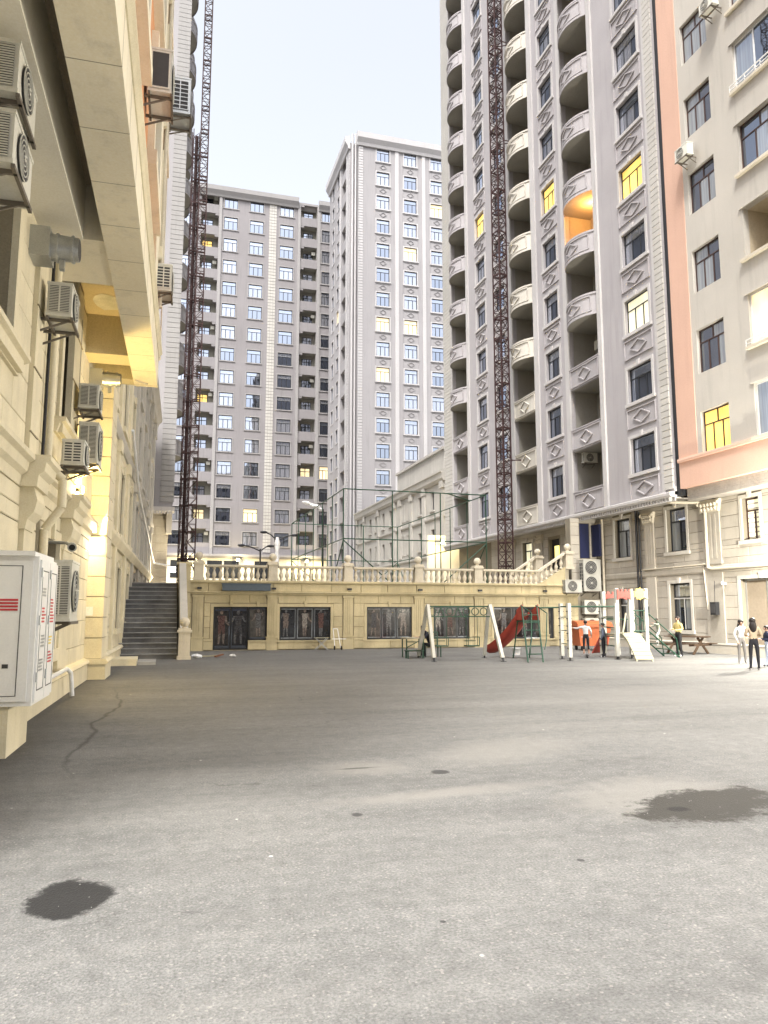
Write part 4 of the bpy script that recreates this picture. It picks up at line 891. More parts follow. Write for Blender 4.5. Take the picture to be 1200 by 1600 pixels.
# overhang: edge beam, cross beams, recessed soffit
OE = 21.75
b = MB(); b.box(L0,OE,-1.66,-1.04,8.05,8.90); mk('edge_beam', b, M['cream'], nb)
for k in range(14): mk('panel_joint', MB().box(4.7+k*1.3,4.712+k*1.3,-1.662,-1.039,8.048,8.89), M['joint_l'], nb)
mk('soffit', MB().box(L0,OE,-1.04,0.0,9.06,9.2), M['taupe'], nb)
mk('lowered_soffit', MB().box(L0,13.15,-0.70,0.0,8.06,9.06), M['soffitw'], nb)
for a,c,m_ in ((13.16,15.0,'cream'),(19.2,20.0,'ochre'),(21.2,OE-0.01,'ochre')): mk('cross_beam', MB().box(a,c,-1.04,0.0,8.07,9.06), M[m_], nb)
mk('cornice', MB().extr([(-1.55,8.84),(-1.68,8.84),(-1.72,8.90),(-1.70,8.98),(-1.75,9.03),(-1.75,9.08),(-1.55,9.08)],L0,OE+0.03), M['stone_l'], nb)
rr = random.Random(5)
for (u0,u1,y0,y1) in ((16.2,17.4,-1.0,-0.45),(17.8,18.9,-1.0,-0.25),(15.3,15.9,-0.98,-0.55)):
    n = 14; pts = []
    for i in range(n):
        a = 2*math.pi*i/n; pts.append(((u0+u1)/2+(u1-u0)/2*math.cos(a)*rr.uniform(0.75,1.05), (y0+y1)/2+(y1-y0)/2*math.sin(a)*rr.uniform(0.75,1.0), 9.053))
    mk('cement_patch', MB().add(pts,[tuple(range(n))]), M['cementpatch'], nb)
UW = []
for k in range(17):
    for a,c in ((9.4,12.2),(15.2,17.6),(19.4,21.2)): UW.append((a,c,11.2+3.6*k,13.4+3.6*k))
b = MB(); b.wall(L0,OE,9.08,75,UW,-1.55,0.3); b.shell(L0,OE,9.21,75,-1.55,9); mk('orange_wall', b, M['orange'], nb)  # unseen storeys raised so their shadow covers the middle of the courtyard
for h_ in UW:
    w, h = round(h_[1]-h_[0],3), round(h_[3]-h_[2],3)
    o = window(nb, (h_[0]+h_[1])/2, (h_[2]+h_[3])/2, w, h, -1.45, 'S3', 'whiteframe', ('glass_n','glass_n'), sep=False)
    b = MB(); b.ring(-w/2,w/2,-h/2,h/2,0.24,-0.24,-0.095); b.box(-w/2-0.34,w/2+0.34,-0.30,-0.09,-h/2-0.55,-h/2-0.24); mk('surround', b, M['cream'], o)
mk('cream_strip', MB().box(17.85,19.15,-1.66,-1.54,9.9,75), M['cream'], nb)
b = MB(); b.tube([(19.25,-1.72,75),(19.25,-1.72,9.4)],0.06,8); b.tube([(21.5,-1.64,75),(21.5,-1.70,8.9),(21.4,-1.4,8.02),(21.1,-1.1,8.02)],0.02,6); mk('downpipe', b, M['stone_w2'], nb)
# wall pipes
b = MB(); b.tube([(14.35,-0.14,8.9),(14.35,-0.14,4.35),(14.35,-0.42,4.1),(14.35,-0.42,3.6),(14.35,-0.16,3.2),(14.35,-0.16,2.5)],0.075,8); mk('downpipe', b, M['stone_l'], nb)
b = MB(); b.tube([(14.12,-0.10,8.9),(14.12,-0.10,4.3)],0.03,6); b.tube([(17.9,-0.10,8.4),(17.9,-0.10,4.2)],0.03,6); b.tube([(18.15,-0.10,4.9),(18.15,-0.10,4.2)],0.02,6); mk('cables', b, M['dsteel'], nb)
b = MB(); b.tube([(12.2,-0.26,0.56),(17.3,-0.26,0.60),(17.5,-0.32,0.5),(17.55,-0.36,0.02)],0.045,8); mk('waste_pipe', b, M['plastic_w'], nb)
# far cream facade, stepping forward past the overhang
fw = thing('cream_stone_facade', 'tall cream stone facade with pilasters beside the dark stairs', 'building', LB(LF_,22.0,0), LRZ)
FW = []
for u in (2.6,7.2,11.8,16.4,21,25.6,30.2):
    for z0,z1 in ((4.6,6.9),(8.6,10.9),(12.2,14.2)): FW.append((u,u+1.5,z0,z1))
for u in (7.2,11.8,16.4,21,25.6,30.2): FW.append((u,u+1.5,1.2 if u < 9 else 3.6-2.2,3.4))
b = MB(); b.wall(0,35,0,16,FW,0,0.4); b.shell(0,35,0,16,0,6); mk('wall', b, M['joint_l'], fw)
FP_ = [(5.3,6.0),(9.9,10.6),(14.5,15.2),(19.1,19.8),(23.7,24.4),(28.3,29),(33.5,34.4)]
ph = [(a,c,0.4,15.6) for a,c in FP_]+[(0,1.36,0.4,8.6)]; sh = [(h_[0]-0.2,h_[1]+0.2,h_[2]-0.1,h_[3]+0.2) for h_ in FW]
stones(fw, 0.0, 20.0, 0.5, 4.0, 0.6, 1.5, ph+sh, 'stone_l', 0.03, 0.02)
stones(fw, 0.0, 20.0, 4.35, 9.6, 0.62, 1.9, ph+sh, 'stone_l', 0.03, 0.02)
mk('ashlar_face', MB().wall(20,35,0.5,15.6,ph+sh,-0.02,0.02), M['stone_w'], fw)
mk('ashlar_face', MB().wall(0,20,9.6,15.6,ph+sh,-0.02,0.02), M['stone_w'], fw)
pr_ = mk('end_pier', MB().box(-0.02,1.35,-0.30,0.02,0.4,8.6), M['joint_l'], fw)
z = 0.54
while z < 8.3:
    mk('stone', MB().box(-0.045,-0.01,-0.335,0.15,z+0.012,z+0.538), M['stone_l'], fw)
    mk('stone', MB().box(-0.009,1.36,-0.335,-0.29,z+0.012,z+0.538), M['stone_l'], fw); z += 0.55
b = MB(); b.box(1.5,35,-0.16,0.01,0,0.40); b.extr([(0.01,0.40),(-0.19,0.40),(-0.22,0.46),(-0.16,0.54),(0.01,0.54)],1.5,35); b.box(-0.12,1.5,-0.46,0.14,0,0.40); b.extr([(0.14,0.40),(-0.49,0.40),(-0.52,0.46),(-0.46,0.54),(0.14,0.54)],-0.17,1.5); mk('plinth', b, M['stone_l'], fw)
for z in (4.0,): mk('string_course', MB().extr([(0.01,z),(-0.12,z),(-0.18,z+0.1),(-0.26,z+0.25),(-0.26,z+0.35),(0.01,z+0.35)],0,35), M['stone_l'], fw)
mk('string_course', MB().extr([(0.01,7.7),(-0.10,7.7),(-0.2,7.9),(-0.2,8.0),(0.01,8.0)],0,35), M['stone_w'], fw)
mk('cornice', MB().extr([(0.01,15.2),(-0.2,15.2),(-0.3,15.5),(-0.5,15.7),(-0.5,15.95),(0.01,16.02)],0,35.1), M['stone_w'], fw)
for a,c in FP_:
    b = MB(); b.box(a,c,-0.13,0.01,0.52,4.0); b.box(a,c,-0.13,0.01,4.35,15.2); b.box(a-0.06,c+0.06,-0.19,0.01,7.3,7.7); b.box(a-0.06,c+0.06,-0.19,0.01,4.35,4.5); b.box(a-0.08,c+0.08,-0.22,0.01,14.2,15.2); mk('pilaster', b, M['stone_l'] if a < 12 else M['stone_w'], fw)
for h_ in FW:
    w, h = round(h_[1]-h_[0],3), round(h_[3]-h_[2],3)
    window(fw, (h_[0]+h_[1])/2, (h_[2]+h_[3])/2, w, h, 0.25, 'D', 'brownframe', ('glass_n','glass_n'), None, (0.18,0.08,'stone_l' if h_[0] < 12 else 'stone_w',1), sep=False)
b = MB(); b.tube([(8.5,-0.3,8.8),(14,-0.3,7.2),(33.2,-0.35,5.2),(34.6,-1.4,5.1)],0.06,8); mk('sloping_pipe', b, M['plastic_w'], fw)
# ---------------------------------------------------------------- wall lamps with one added fill out of view
def lamp_light(name, loc, e, col, r=0.12):
    l = bpy.data.lights.new(name,'POINT'); l.energy = e; l.color = col; l.shadow_soft_size = r
    o = bpy.data.objects.new(name, l); COL.objects.link(o); o.location = loc; return o
def wall_lamp(label, loc, rz, e, col, glow='lampon', s=1.0):
    t_ = thing('wall_lamp', label, 'lamp', loc, rz)
    mk('bracket', MB().box(-0.05*s,0.05*s,-0.03*s,0.16*s,-0.05*s,0.05*s), M['dsteel'], t_)
    mk('housing', MB().box(-0.15*s,0.15*s,-0.10*s,-0.03*s,-0.13*s,0.13*s), M['galv'], t_)
    mk('lens', MB().box(-0.13*s,0.13*s,-0.125*s,-0.101*s,-0.11*s,0.11*s), M[glow], t_)
    p = Vector(loc) + Matrix.Rotation(rz,4,'Z') @ Vector((0,-0.24*s,-0.02)); lamp_light('lamp_bulb', p, e, col); return t_
wall_lamp('bright floodlight on the end face of the cream facade, above the camera', LB(-2.46,21.80,4.02), -LA, LAMP_L, (1.0,0.83,0.55))
wall_lamp('small glowing lamp under the lowest outdoor unit on the cream wall', LB(-2.44,18.9,4.62), LRZ, LAMP_L*0.4, (1.0,0.72,0.25), 'lampon', 0.7)
wall_lamp('white light glaring at the head of the dark stairs', (0.75,57.75,4.9), 0, 300, (1.0,0.86,0.6), 'lampw', 1.6)
wall_lamp('floodlight over the glazed door on the right limestone wall', (21.95,21.9,4.1), R(-90), LAMP_R, (1.0,0.94,0.82), 'lampw', 1.3)
wall_lamp('added floodlight out of view on the right, lighting the near left wall', (21.95,8.0,4.3), R(-90), LAMP_FILL, (1.0,0.94,0.80), 'lampw', 1.3)  # fill lamp added out of view to brighten the near left wall
yw = thing('passage_wall', 'yellow-lit rendered wall in the passage between grey tower and white building', 'wall', (21.9,61.5,0))
mk('face', MB().box(0,4.0,0,0.4,3.17,8.4), M['cream'], yw)
wall_lamp('lamp washing the passage wall behind the cage', (23.0,61.2,7.8), 0, 110, (1.0,0.82,0.35), 'lampon', 1.2)
for x,t_ in ((3.6,'leftmost'),(11.0,'second from left'),(21.5,'rightmost')): wall_lamp('lamp washing the far podium wall, %s of three' % t_, (x,116.6,9.7), 0, 260, (1.0,0.82,0.42), 'lampon', 1.6)
# ---------------------------------------------------------------- outdoor units
def ac(label, loc, rz, w=0.85, h=0.56, d=0.32, fans=1, side='slat', gr='outdoor air-conditioning units', brk=True, tone='acw'):
    t_ = thing('outdoor_ac_unit', label, 'air conditioner', loc, rz, gr)
    b = MB(); b.box(0,w,-d,0,0,h); b.box(-0.012,w+0.012,-d-0.012,0.012,h-0.03,h+0.012); b.box(-0.01,w+0.01,-d-0.01,0.01,-0.01,0.04); mk('casing', b, M[tone], t_)
    for f in range(fans):
        hz = h/fans; cz = hz*(f+0.5); r = min(hz*0.42, w*0.38); cx = w*0.42
        b = MB(); b.lathe([(r,0),(r,0.012)],20); q = [(x,-z,y) for x,y,z in b.v]; b.v = q
        o = mk('fan', b, M['acg'], t_, (cx,-d-0.013,cz))
        b = MB()
        for rr_ in (1.0,0.78,0.56,0.34):
            n = 20
            for i in range(n):
                a0, a1 = 2*math.pi*i/n, 2*math.pi*(i+1)/n
                b.bar((r*rr_*math.cos(a0),-0.02,r*rr_*math.sin(a0)),(r*rr_*math.cos(a1),-0.02,r*rr_*math.sin(a1)),0.010)
        b.lathe([(r*0.18,0),(r*0.18,0.02)],10); n0 = len(b.v)-20
        b.v[n0:] = [(x,-0.012-z,y) for x,y,z in b.v[n0:]]
        mk('fan_guard', b, M[tone], o)
    b = MB(); b.box(-0.016,-0.012,-d*0.90,-d*0.10,h*0.10,h*0.90); g = mk('side_grille', b, M['acg'], t_)
    b = MB()
    if side == 'slat':
        n = max(10,int(h/0.035))
        for i in range(n): b.box(-0.026,-0.016,-d*0.90,-d*0.10,h*(0.1+0.8*i/n),h*(0.1+0.8*(i+0.42)/n))
        b.box(-0.028,-0.016,-d*0.53,-d*0.47,h*0.1,h*0.9)
    elif side == 'grid':
        for i in range(8): b.box(-0.026,-0.016,-d*0.90,-d*0.10,h*(0.1+0.8*i/7)-0.012,h*(0.1+0.8*i/7)+0.012)
        for j in range(3): b.box(-0.027,-0.016,-d*(0.10+0.4*j)-0.014,-d*(0.10+0.4*j)+0.014,h*0.1,h*0.9)
    else: b.ring(-1,-1,0,0,0.001,0,0.001); b = MB().box(-0.022,-0.016,-d*0.94,-d*0.86,h*0.06,h*0.94).box(-0.022,-0.016,-d*0.14,-d*0.06,h*0.06,h*0.94).box(-0.022,-0.016,-d*0.86,-d*0.14,h*0.06,h*0.1).box(-0.022,-0.016,-d*0.86,-d*0.14,h*0.9,h*0.94)
    mk('slats', b, M[tone], g)
    if brk:
        b = MB()
        for x in (w*0.15,w*0.85): b.box(x-0.02,x+0.02,-d-0.03,0.24,-0.06,-0.012); b.bar((x,-d*0.8,-0.05),(x,0.24,-0.30),0.03)
        b.box(0,w,-d-0.03,-d+0.01,-0.06,-0.012); b.box(0,w,-0.03,0.01,-0.06,-0.012)
        mk('bracket', b, M['brk'], t_)
    return t_
ac('upper of two large outdoor units stacked at the left photo edge', LB(-2.33,8.15,7.22), LRZ, 0.95, 0.58, 0.45)
ac('lower of two large outdoor units stacked at the left photo edge', LB(-2.33,8.15,6.42), LRZ, 0.95, 0.58, 0.45)
ac('outdoor unit on the cream wall just past the silver duct', LB(-2.33,13.0,6.62), LRZ, 0.85, 0.56, 0.38)
ac('outdoor unit at the far window, uppermost of the three there', LB(-2.33,17.2,6.18), LRZ, 0.85, 0.52, 0.40)
ac('tall outdoor unit at the far window, in the middle of the three there', LB(-2.33,17.5,5.02), LRZ, 0.9, 0.9, 0.40)
ac('small grid-sided outdoor unit hanging lowest of the three at the far window', LB(-2.24,14.75,4.46), LRZ, 0.8, 0.46, 0.38, 1, 'grid')
ac('tall outdoor unit standing behind the white cabinet', LB(-2.20,13.95,1.62), LRZ, 0.95, 1.02, 0.35)
ac('white-framed outdoor unit high on the orange overhang, nearest the camera', LB(-0.92,13.4,11.2), LRZ, 0.85, 0.85, 0.40, 1, 'plain')
ac('grey grid-sided outdoor unit high at the far corner of the orange overhang', LB(-0.85,21.0,16.0), LRZ, 0.9, 1.1, 0.58, 1, 'grid', tone='galv')
ac('small grid-sided outdoor unit low on the orange overhang', LB(-0.94,19.0,9.78), LRZ, 0.8, 0.68, 0.40, 1, 'grid')
ac('tall two-fan outdoor unit beside the navy shutters', (22.05,37.25,2.95), 0, 1.05, 1.70, 0.45, 2, 'grid', tone='white')
ac('small outdoor unit at the end of the terrace balustrade', (20.80,36.90,2.86), 0, 0.98, 0.66, 0.3, tone='white')
ac('outdoor unit in front of the steel gate, upper of two', (22.15,37.3,1.72), 0, 0.95, 0.72, 0.32)
ac('outdoor unit in front of the steel gate, lower of two', (22.15,37.3,0.75), 0, 0.95, 0.72, 0.32)
ac('outdoor unit inside a low loggia of the grey tower', (22.95,38.12,10.3), 0, 0.85, 0.56, 0.3)
ac('outdoor unit on the peach block level with the third window row', (22.25,27.5,22.2), R(-90), 0.85, 0.56, 0.32)
ac('outdoor unit on the peach block at the top of the photo', (22.25,25.4,27.9), R(-90), 0.85, 0.56, 0.32)
# ducts, camera, cabinet
def duct(label, u, z, l=0.75, r=0.22):
    t_ = thing('ventilation_duct', label, 'duct', LB(LW,u,z), LRZ, 'galvanised wall ducts')
    b = MB(); b.box(-r*1.05,r*1.05,-l*0.45,0.02,-r*1.1,r*1.1); mk('square_duct', b, M['galv'], t_)
    b = MB(); b.cyl((0,-l*0.45,0),(0,-l,0),r*0.98,r*0.86,18); b.cyl((0,-l*0.55,0),(0,-l*0.60,0),r*1.06,n=18); b.cyl((0,-l*0.85,0),(0,-l*0.9,0),r*1.0,n=18); mk('round_spigot', b, M['galv'], t_)
    b = MB(); b.cyl((0,-l-0.002,0),(0,-l+0.01,0),r*0.8,n=18); mk('grille', b, M['acg'], t_)
    mk('strap', MB().box(-0.05,0.05,-l*0.72,-l*0.62,-r-0.14,-r+0.02), M['galv'], t_)
duct('silver square-to-round duct jutting from the wall near the first cross beam', 12.5, 7.55)
duct('silver duct jutting from the wall under the far end of the overhang', 20.3, 7.75, 0.80, 0.20)
cc = thing('security_camera', 'white bullet camera on the cream wall beside the floodlight', 'camera', LB(-2.02,14.9,2.95), LRZ)
b = MB(); b.cyl((-0.18,-0.05,-0.02),(0.16,0.0,0.03),0.075,n=14); mk('body', b, M['white'], cc)
b = MB(); b.cyl((-0.215,-0.055,-0.025),(-0.18,-0.05,-0.02),0.08,n=14); mk('hood', b, M['white'], cc)
b = MB(); b.cyl((-0.222,-0.056,-0.026),(-0.214,-0.055,-0.025),0.055,n=14); mk('lens', b, M['black'], cc)
b = MB(); b.tube([(0.1,0.0,0.02),(0.3,0.12,0.10),(0.5,0.5,0.12)],0.03,8); mk('arm', b, M['white'], cc)
cb = thing('electrical_cabinet', 'white steel electrical cabinet with red and grey stickers by the left wall', 'cabinet', LB(-2.48,10.4,0), LRZ)
b = MB(); b.box(-0.05,1.32,-0.72,0,0.62,2.46); mk('carcass', b, M['cab'], cb)
v = [(0.0,-0.60),(1.15,-0.64),(1.30,-0.4),(1.34,0.0),(-0.10,0.0),(-0.10,-0.62)]
b = MB(); pts = [(x*1.02-0.02,y*1.10) for x,y in v]; n = 6; b.add([(x,y,2.46) for x,y in pts]+[(x,y,2.52) for x,y in pts],[tuple(range(n)),tuple(range(2*n-1,n-1,-1))]+[(i,i+n,(i+1)%n+n,(i+1)%n) for i in range(n)]); mk('lid', b, M['cab'], cb)
for k in range(2):
    u0 = 0.02+k*0.65; b = MB(); b.box(u0,u0+0.62,-0.745,-0.722,0.66,2.42); o = mk('door', b, M['cab'], cb)
    b = MB(); b.ring(u0+0.10,u0+0.52,0.80,2.28,0.012,-0.749,-0.744); mk('door_groove', b, M['acg'], o)
    b = MB()
    for z in (0.9,1.6,2.2): b.cyl((u0,-0.755,z),(u0,-0.755,z+0.12),0.012,n=6)
    mk('hinge', b, M['galv'], o)
    rs = random.Random(k+3)
    for bz,nl,cm in (((2.05,3,'galv'),(1.80,5,'redp'),(1.45,4,'galv'),(1.15,4,'galv')) if k == 0 else ((1.92,8,'redp'),(1.42,3,'yellow'),(1.22,4,'redp'))):
        x0_ = u0+0.14+rs.uniform(0,0.06)
        for l_ in range(nl):
            mk('printed_line', MB().box(x0_,x0_+rs.uniform(0.16,0.30),-0.7485,-0.744,bz-l_*0.042,bz-l_*0.042+0.022), M[cm], o)
o = mk('side_door', MB().box(-0.075,-0.052,-0.66,-0.03,0.68,2.40), M['cab'], cb)
mk('door_groove', MB().box(-0.079,-0.074,-0.545,-0.535,0.75,2.33).box(-0.079,-0.074,-0.545,-0.03,2.33,2.338).box(-0.079,-0.074,-0.545,-0.03,0.742,0.75), M['acg'], o)
for j in range(4): mk('red_notice', MB().box(-0.081,-0.074,-0.51,-0.30,1.90-j*0.04,1.925-j*0.04), M['redp'], o)
mk('torn_sticker', MB().box(-0.081,-0.074,-0.44,-0.37,1.08,1.13), M['acg'], o)
b = MB(); b.box(0.0,1.28,-0.46,0.0,0.0,0.62); mk('stone_base', b, M['stone_l'], cb)
tag(mk('paper_notice', MB().box(-0.09,0.09,-0.005,0,-0.12,0.12), M['paper'], None, LB(-2.42,21.955,1.80), -LA), 'blank white paper notice on the end face of the cream facade', 'notice')
# ---------------------------------------------------------------- hoist masts
def mast(label, loc, w, z1, step, rz=0.0, tie=None, legs=0.07):
    t_ = thing('hoist_mast', label, 'mast', loc, rz, 'construction hoist masts'); H_ = z1-loc[2]
    for x in (-w/2,w/2):
        for y in (-w/2,w/2): mk('leg', MB().box(x-legs/2,x+legs/2,y-legs/2,y+legs/2,0,H_), M['rust'], t_)
    b = MB(); n = int(H_/step); q = w/2; t = legs*0.5
    for k in range(n):
        z = k*step; zz = z+step
        for s in (-1,1):
            b.bar((-q,s*q,z),(q,s*q,z),t); b.bar((s*q,-q,z),(s*q,q,z),t)
            a = 1 if (k % 2) else -1
            b.bar((-q*a,s*q,z),(q*a,s*q,zz),t); b.bar((s*q,-q*a,z),(s*q,q*a,zz),t)
    mk('bracing', b, M['rust'], t_)
    def ringm():
        b = MB(); b.box(-q-0.03,q+0.03,-q-0.03,-q+0.03,0,0.07); b.box(-q-0.03,q+0.03,q-0.03,q+0.03,0,0.07); b.box(-q-0.03,-q+0.03,-q,q,0,0.07); b.box(q-0.03,q+0.03,-q,q,0,0.07); return b.mesh('section_frame', M['rust'])
    for k in range(int(H_/1.5)): inst('section_frame', cached(('mr',w), ringm), t_, (0,0,k*1.508+0.02))
    if tie:
        for z in tie: mk('wall_tie', MB().bar((q,-q,z),(q+1.0,-q-0.2,z),0.05).bar((q,q,z),(q+1.0,-q-0.2,z+0.1),0.05), M['rust'], t_)
    return t_
mast('slim rust-red hoist mast reaching past the top of the photo at left', (1.52,43.6,3.17), 0.44, 50.0, 0.50, 0, None, 0.055)
dm = mast('denser rust-red hoist mast, left and shorter of the left pair', (1.06,43.9,3.17), 0.40, 30.5, 0.40, 0.15, None, 0.045)
mast('rust-red hoist mast standing in front of the right grey tower', (21.2,44.75,3.17), 0.66, 62.0, 0.62, R(18), [8.5,16,23.5,31,38.5,46])
for x_ in (0.02,): mk('guide_tube', MB().cyl((x_,0.0,0),(x_,0.0,27.0),0.10,n=8), M['rust'], dm)
# ---------------------------------------------------------------- green sports cage on the terrace
cg = thing('sports_cage', 'tall green steel frame of a ball court standing on the terrace', 'cage', (9.6,41.0,3.17))
CX_, CY_, CZ = 8.6, 17.5, 5.48
def tubeo(name, p, q, r=0.036, par=cg, m_='green'): return mk(name, MB().cyl(p,q,r,n=6), M[m_], par)
for x in (0,2.85,5.75,CX_):
    for y in (0,CY_): tubeo('post',(x,y,0),(x,y,CZ))
for y in (2.9,5.8,8.7,11.6,14.5):
    for x in (0,CX_): tubeo('post',(x,y,0),(x,y,CZ),0.03)
for z in (CZ,2.68):
    for y in (0,CY_): tubeo('rail',(0,y,z),(CX_,y,z))
    for x in (0,CX_): tubeo('rail',(x,0,z),(x,CY_,z))
for x,y,dx,dy in ((0,0,1,0),(0,0,0,1),(CX_,0,-1,0),(CX_,0,0,1),(0,CY_,1,0),(CX_,CY_,-1,0),(0,CY_,0,-1),(CX_,CY_,0,-1)):
    tubeo('brace',(x,y,2.6),(x+dx*2.7,y+dy*2.7,0.3),0.034)
tubeo('rail',(CX_-2.4,0,CZ),(CX_,2.4,CZ),0.04)
# ---------------------------------------------------------------- terrace lamp posts
def tlamp(label, x, y, h, arms, wrap):
    t_ = thing('terrace_lamp_post', label, 'lamp post', (x,y,3.17), 0, 'lamp posts on the terrace')
    mk('pole', MB().cyl((0,0,0),(0,0,h),0.07,0.05,8), M['dsteel'], t_)
    for i,(dx,dz) in enumerate(arms):
        m_ = 'plastic_w' if i in wrap else 'dsteel'
        a = MB().tube([(0,0,h-0.15),(dx*0.55,0,h-0.15+dz*0.75),(dx,0,h-0.15+dz)],0.045,6); o = mk('arm', a, M[m_], t_)
        b = MB(); b.ball((dx*1.12,0,h-0.15+dz),0.16,8,6,0,(1.6,0.8,0.6))
        if i in wrap:
            r = random.Random(int(x*10)+i)
            for k in range(5): b.ball((dx*(0.2+0.2*k),0,h-0.15+dz*(0.3+0.17*k)+r.uniform(-0.1,0.05)),r.uniform(0.09,0.17),7,5,0,(1.4,0.9,0.8))
        mk('lamp_head', b, M[m_], o)
    if 9 in wrap: mk('wrapped_sleeve', MB().lathe([(0.10,h-1.9),(0.16,h-1.3),(0.11,h-0.8),(0.20,h-0.3),(0.09,h+0.1)],8), M['plastic_w'], t_)
tlamp('dark lamp post with a white-wrapped curved arm at the cage corner', 10.1, 49.0, 5.4, [(-1.05,0.55)], (0,))
tlamp('lamp post with its upper pole wrapped in white sheeting, second from stairs', 7.25, 50.0, 3.45, [(-0.8,0.55),(1.0,0.4)], (9,))
tlamp('bare dark lamp post with two spread arms nearest the stairs', 6.15, 50.0, 2.75, [(-1.1,0.35),(0.6,0.35)], ())

# unseen slab added behind the camera so lower windows mirror something dark
rb = thing('rear_reflection_block', 'broad taupe apartment block added unseen behind the camera for dark window reflections', 'building', (40,-62,0), R(180))
rh = [(2+i*3.6,4+i*3.6,5+3.6*k,7+3.6*k) for i in range(19) for k in range(14)]
b = MB(); b.wall(0,72,0,56,rh,0,0.25); b.shell(0,72,0,56,0,12); mk('wall', b, M['far'], rb)
b = MB()
for h_ in rh: b.box(h_[0],h_[1],0.15,0.2,h_[2],h_[3])
o = mk('window_panes', b, M['frame'], rb); o['kind'] = 'stuff'
# ---------------------------------------------------------------- playground
sw = thing('swing_frame', 'white A-frame swing with green ornamented top bar in front of shop windows', 'swing', (0,0,0))
def leg(p, q, w=0.12, par=sw, foot=True, nm='leg', m_='white'):
    p, q = Vector(p), Vector(q); f = q + (p-q)*0.06 if foot else q
    o = mk(nm, MB().bar(p, f, w), M[m_], par)
    if foot: mk('steel_foot', MB().bar(f, q, 0.05).box(q[0]-0.08,q[0]+0.08,q[1]-0.08,q[1]+0.08,0,0.015), M['dsteel'], o)
    return o
leg((9.72,27.42,2.06),(9.61,26.45,0)); leg((9.74,27.55,2.0),(9.82,28.9,0))
leg((12.10,27.05,2.06),(12.05,25.8,0)); leg((12.12,27.2,2.0),(12.34,28.2,0))
tb = mk('top_bar', MB().bar((9.7,27.5,2.0),(12.12,27.1,2.0),0.05).bar((9.7,27.5,1.62),(12.12,27.1,1.62),0.04), M['green'], sw)
def spt(f, z): return Vector((9.7+2.42*f, 27.5-0.4*f, z))
for i in range(7):
    f = 0.09+i*0.135; c = spt(f,1.81); b = MB()
    if i % 2 == 0 or i == 5:
        n = 14
        for k in range(n):
            a0, a1 = 2*math.pi*k/n, 2*math.pi*(k+1)/n; b.bar(spt(f+0.055*math.cos(a0),1.81+0.14*math.sin(a0)),spt(f+0.055*math.cos(a1),1.81+0.14*math.sin(a1)),0.03)
    else:
        b.bar(spt(f-0.05,1.64),spt(f,1.98),0.03); b.bar(spt(f,1.98),spt(f+0.05,1.64),0.03)
    mk('ornament', b, M['green'], tb)
for f0 in (0.13,0.62):
    o = mk('swing_seat', MB().box(*(lambda c: (c.x-0.02,c.x+0.46,c.y-0.2,c.y+0.2,0.50,0.54))(spt(f0,0))), M['green'], sw)
    b = MB()
    for ff in (0,0.46):
        c = spt(f0,0); b.cyl((c.x+ff,c.y,0.54),(c.x+ff,c.y,1.62),0.012,n=5); b.bar((c.x+ff,c.y-0.18,0.54),(c.x+ff,c.y-0.18,0.85),0.025); b.bar((c.x+ff,c.y-0.18,0.85),(c.x+ff,c.y+0.18,0.85),0.025)
    c = spt(f0,0); b.bar((c.x,c.y-0.18,0.85),(c.x+0.46,c.y-0.18,0.85),0.025); b.bar((c.x,c.y+0.18,0.70),(c.x+0.46,c.y+0.18,0.70),0.025)
    mk('chain', b, M['green'], o)
# slide
sl = thing('slide', 'red plastic slide with green ladder beside the swing frame', 'slide', (0,0,0))
N = 14; path = []
for i in range(N+1):
    f = i/N; path.append((13.62-0.62*f**0.9, 27.15+1.75*f, 1.42*(1-f)**1.35*(1-0.12*math.sin(math.pi*f))+0.18+0.03*(1-f)))
b = MB(); w = 0.29; rows = []
for i,(x,y,z) in enumerate(path):
    p0 = path[max(i-1,0)]; p1 = path[min(i+1,N)]; d = Vector((p1[0]-p0[0],p1[1]-p0[1],0)).normalized(); s = Vector((d.y,-d.x,0))
    c = Vector((x,y,z)); sh_ = 0.28
    rows.append([c-s*(w+0.04)+Vector((0,0,sh_)), c-s*w+Vector((0,0,0.06)), c-s*w*0.5, c+s*w*0.5, c+s*w+Vector((0,0,0.06)), c+s*(w+0.04)+Vector((0,0,sh_))])
k = 6
vs = [v for r in rows for v in r]; b.add(vs, [(i*k+j,i*k+j+1,(i+1)*k+j+1,(i+1)*k+j) for i in range(N) for j in range(k-1)], 0, True)
vs2 = [v+Vector((0,0,-0.035)) for v in vs]; b.add(vs2, [(i*k+j+1,i*k+j,(i+1)*k+j,(i+1)*k+j+1) for i in range(N) for j in range(k-1)], 0, True)
mk('chute', b, M['red'], sl)
for x in (13.28,13.94): mk('side_guard', MB().add([(x,26.62,1.46),(x,27.2,1.46),(x,27.2,1.86),(x,26.72,2.08),(x+0.04,26.62,1.46),(x+0.04,27.2,1.46),(x+0.04,27.2,1.86),(x+0.04,26.72,2.08)],[(0,1,2,3),(7,6,5,4),(0,4,5,1),(1,5,6,2),(2,6,7,3),(3,7,4,0)]), M['red'], sl)
mk('platform', MB().box(13.28,13.98,26.6,27.2,1.42,1.48), M['green'], sl)
for x in (13.22,13.86):
    xb = 12.70 if x < 13.4 else 13.3
    mk('ladder_rail', MB().cyl((x,26.6,2.0),(xb,25.15,0),0.03,n=6), M['green'], sl)
    mk('handrail', MB().tube([(x,26.7,2.05),(x+0.15,26.1,1.75),(xb+0.28,25.4,0.75),(xb+0.10,25.2,0.45)],0.02,6), M['green'], sl)
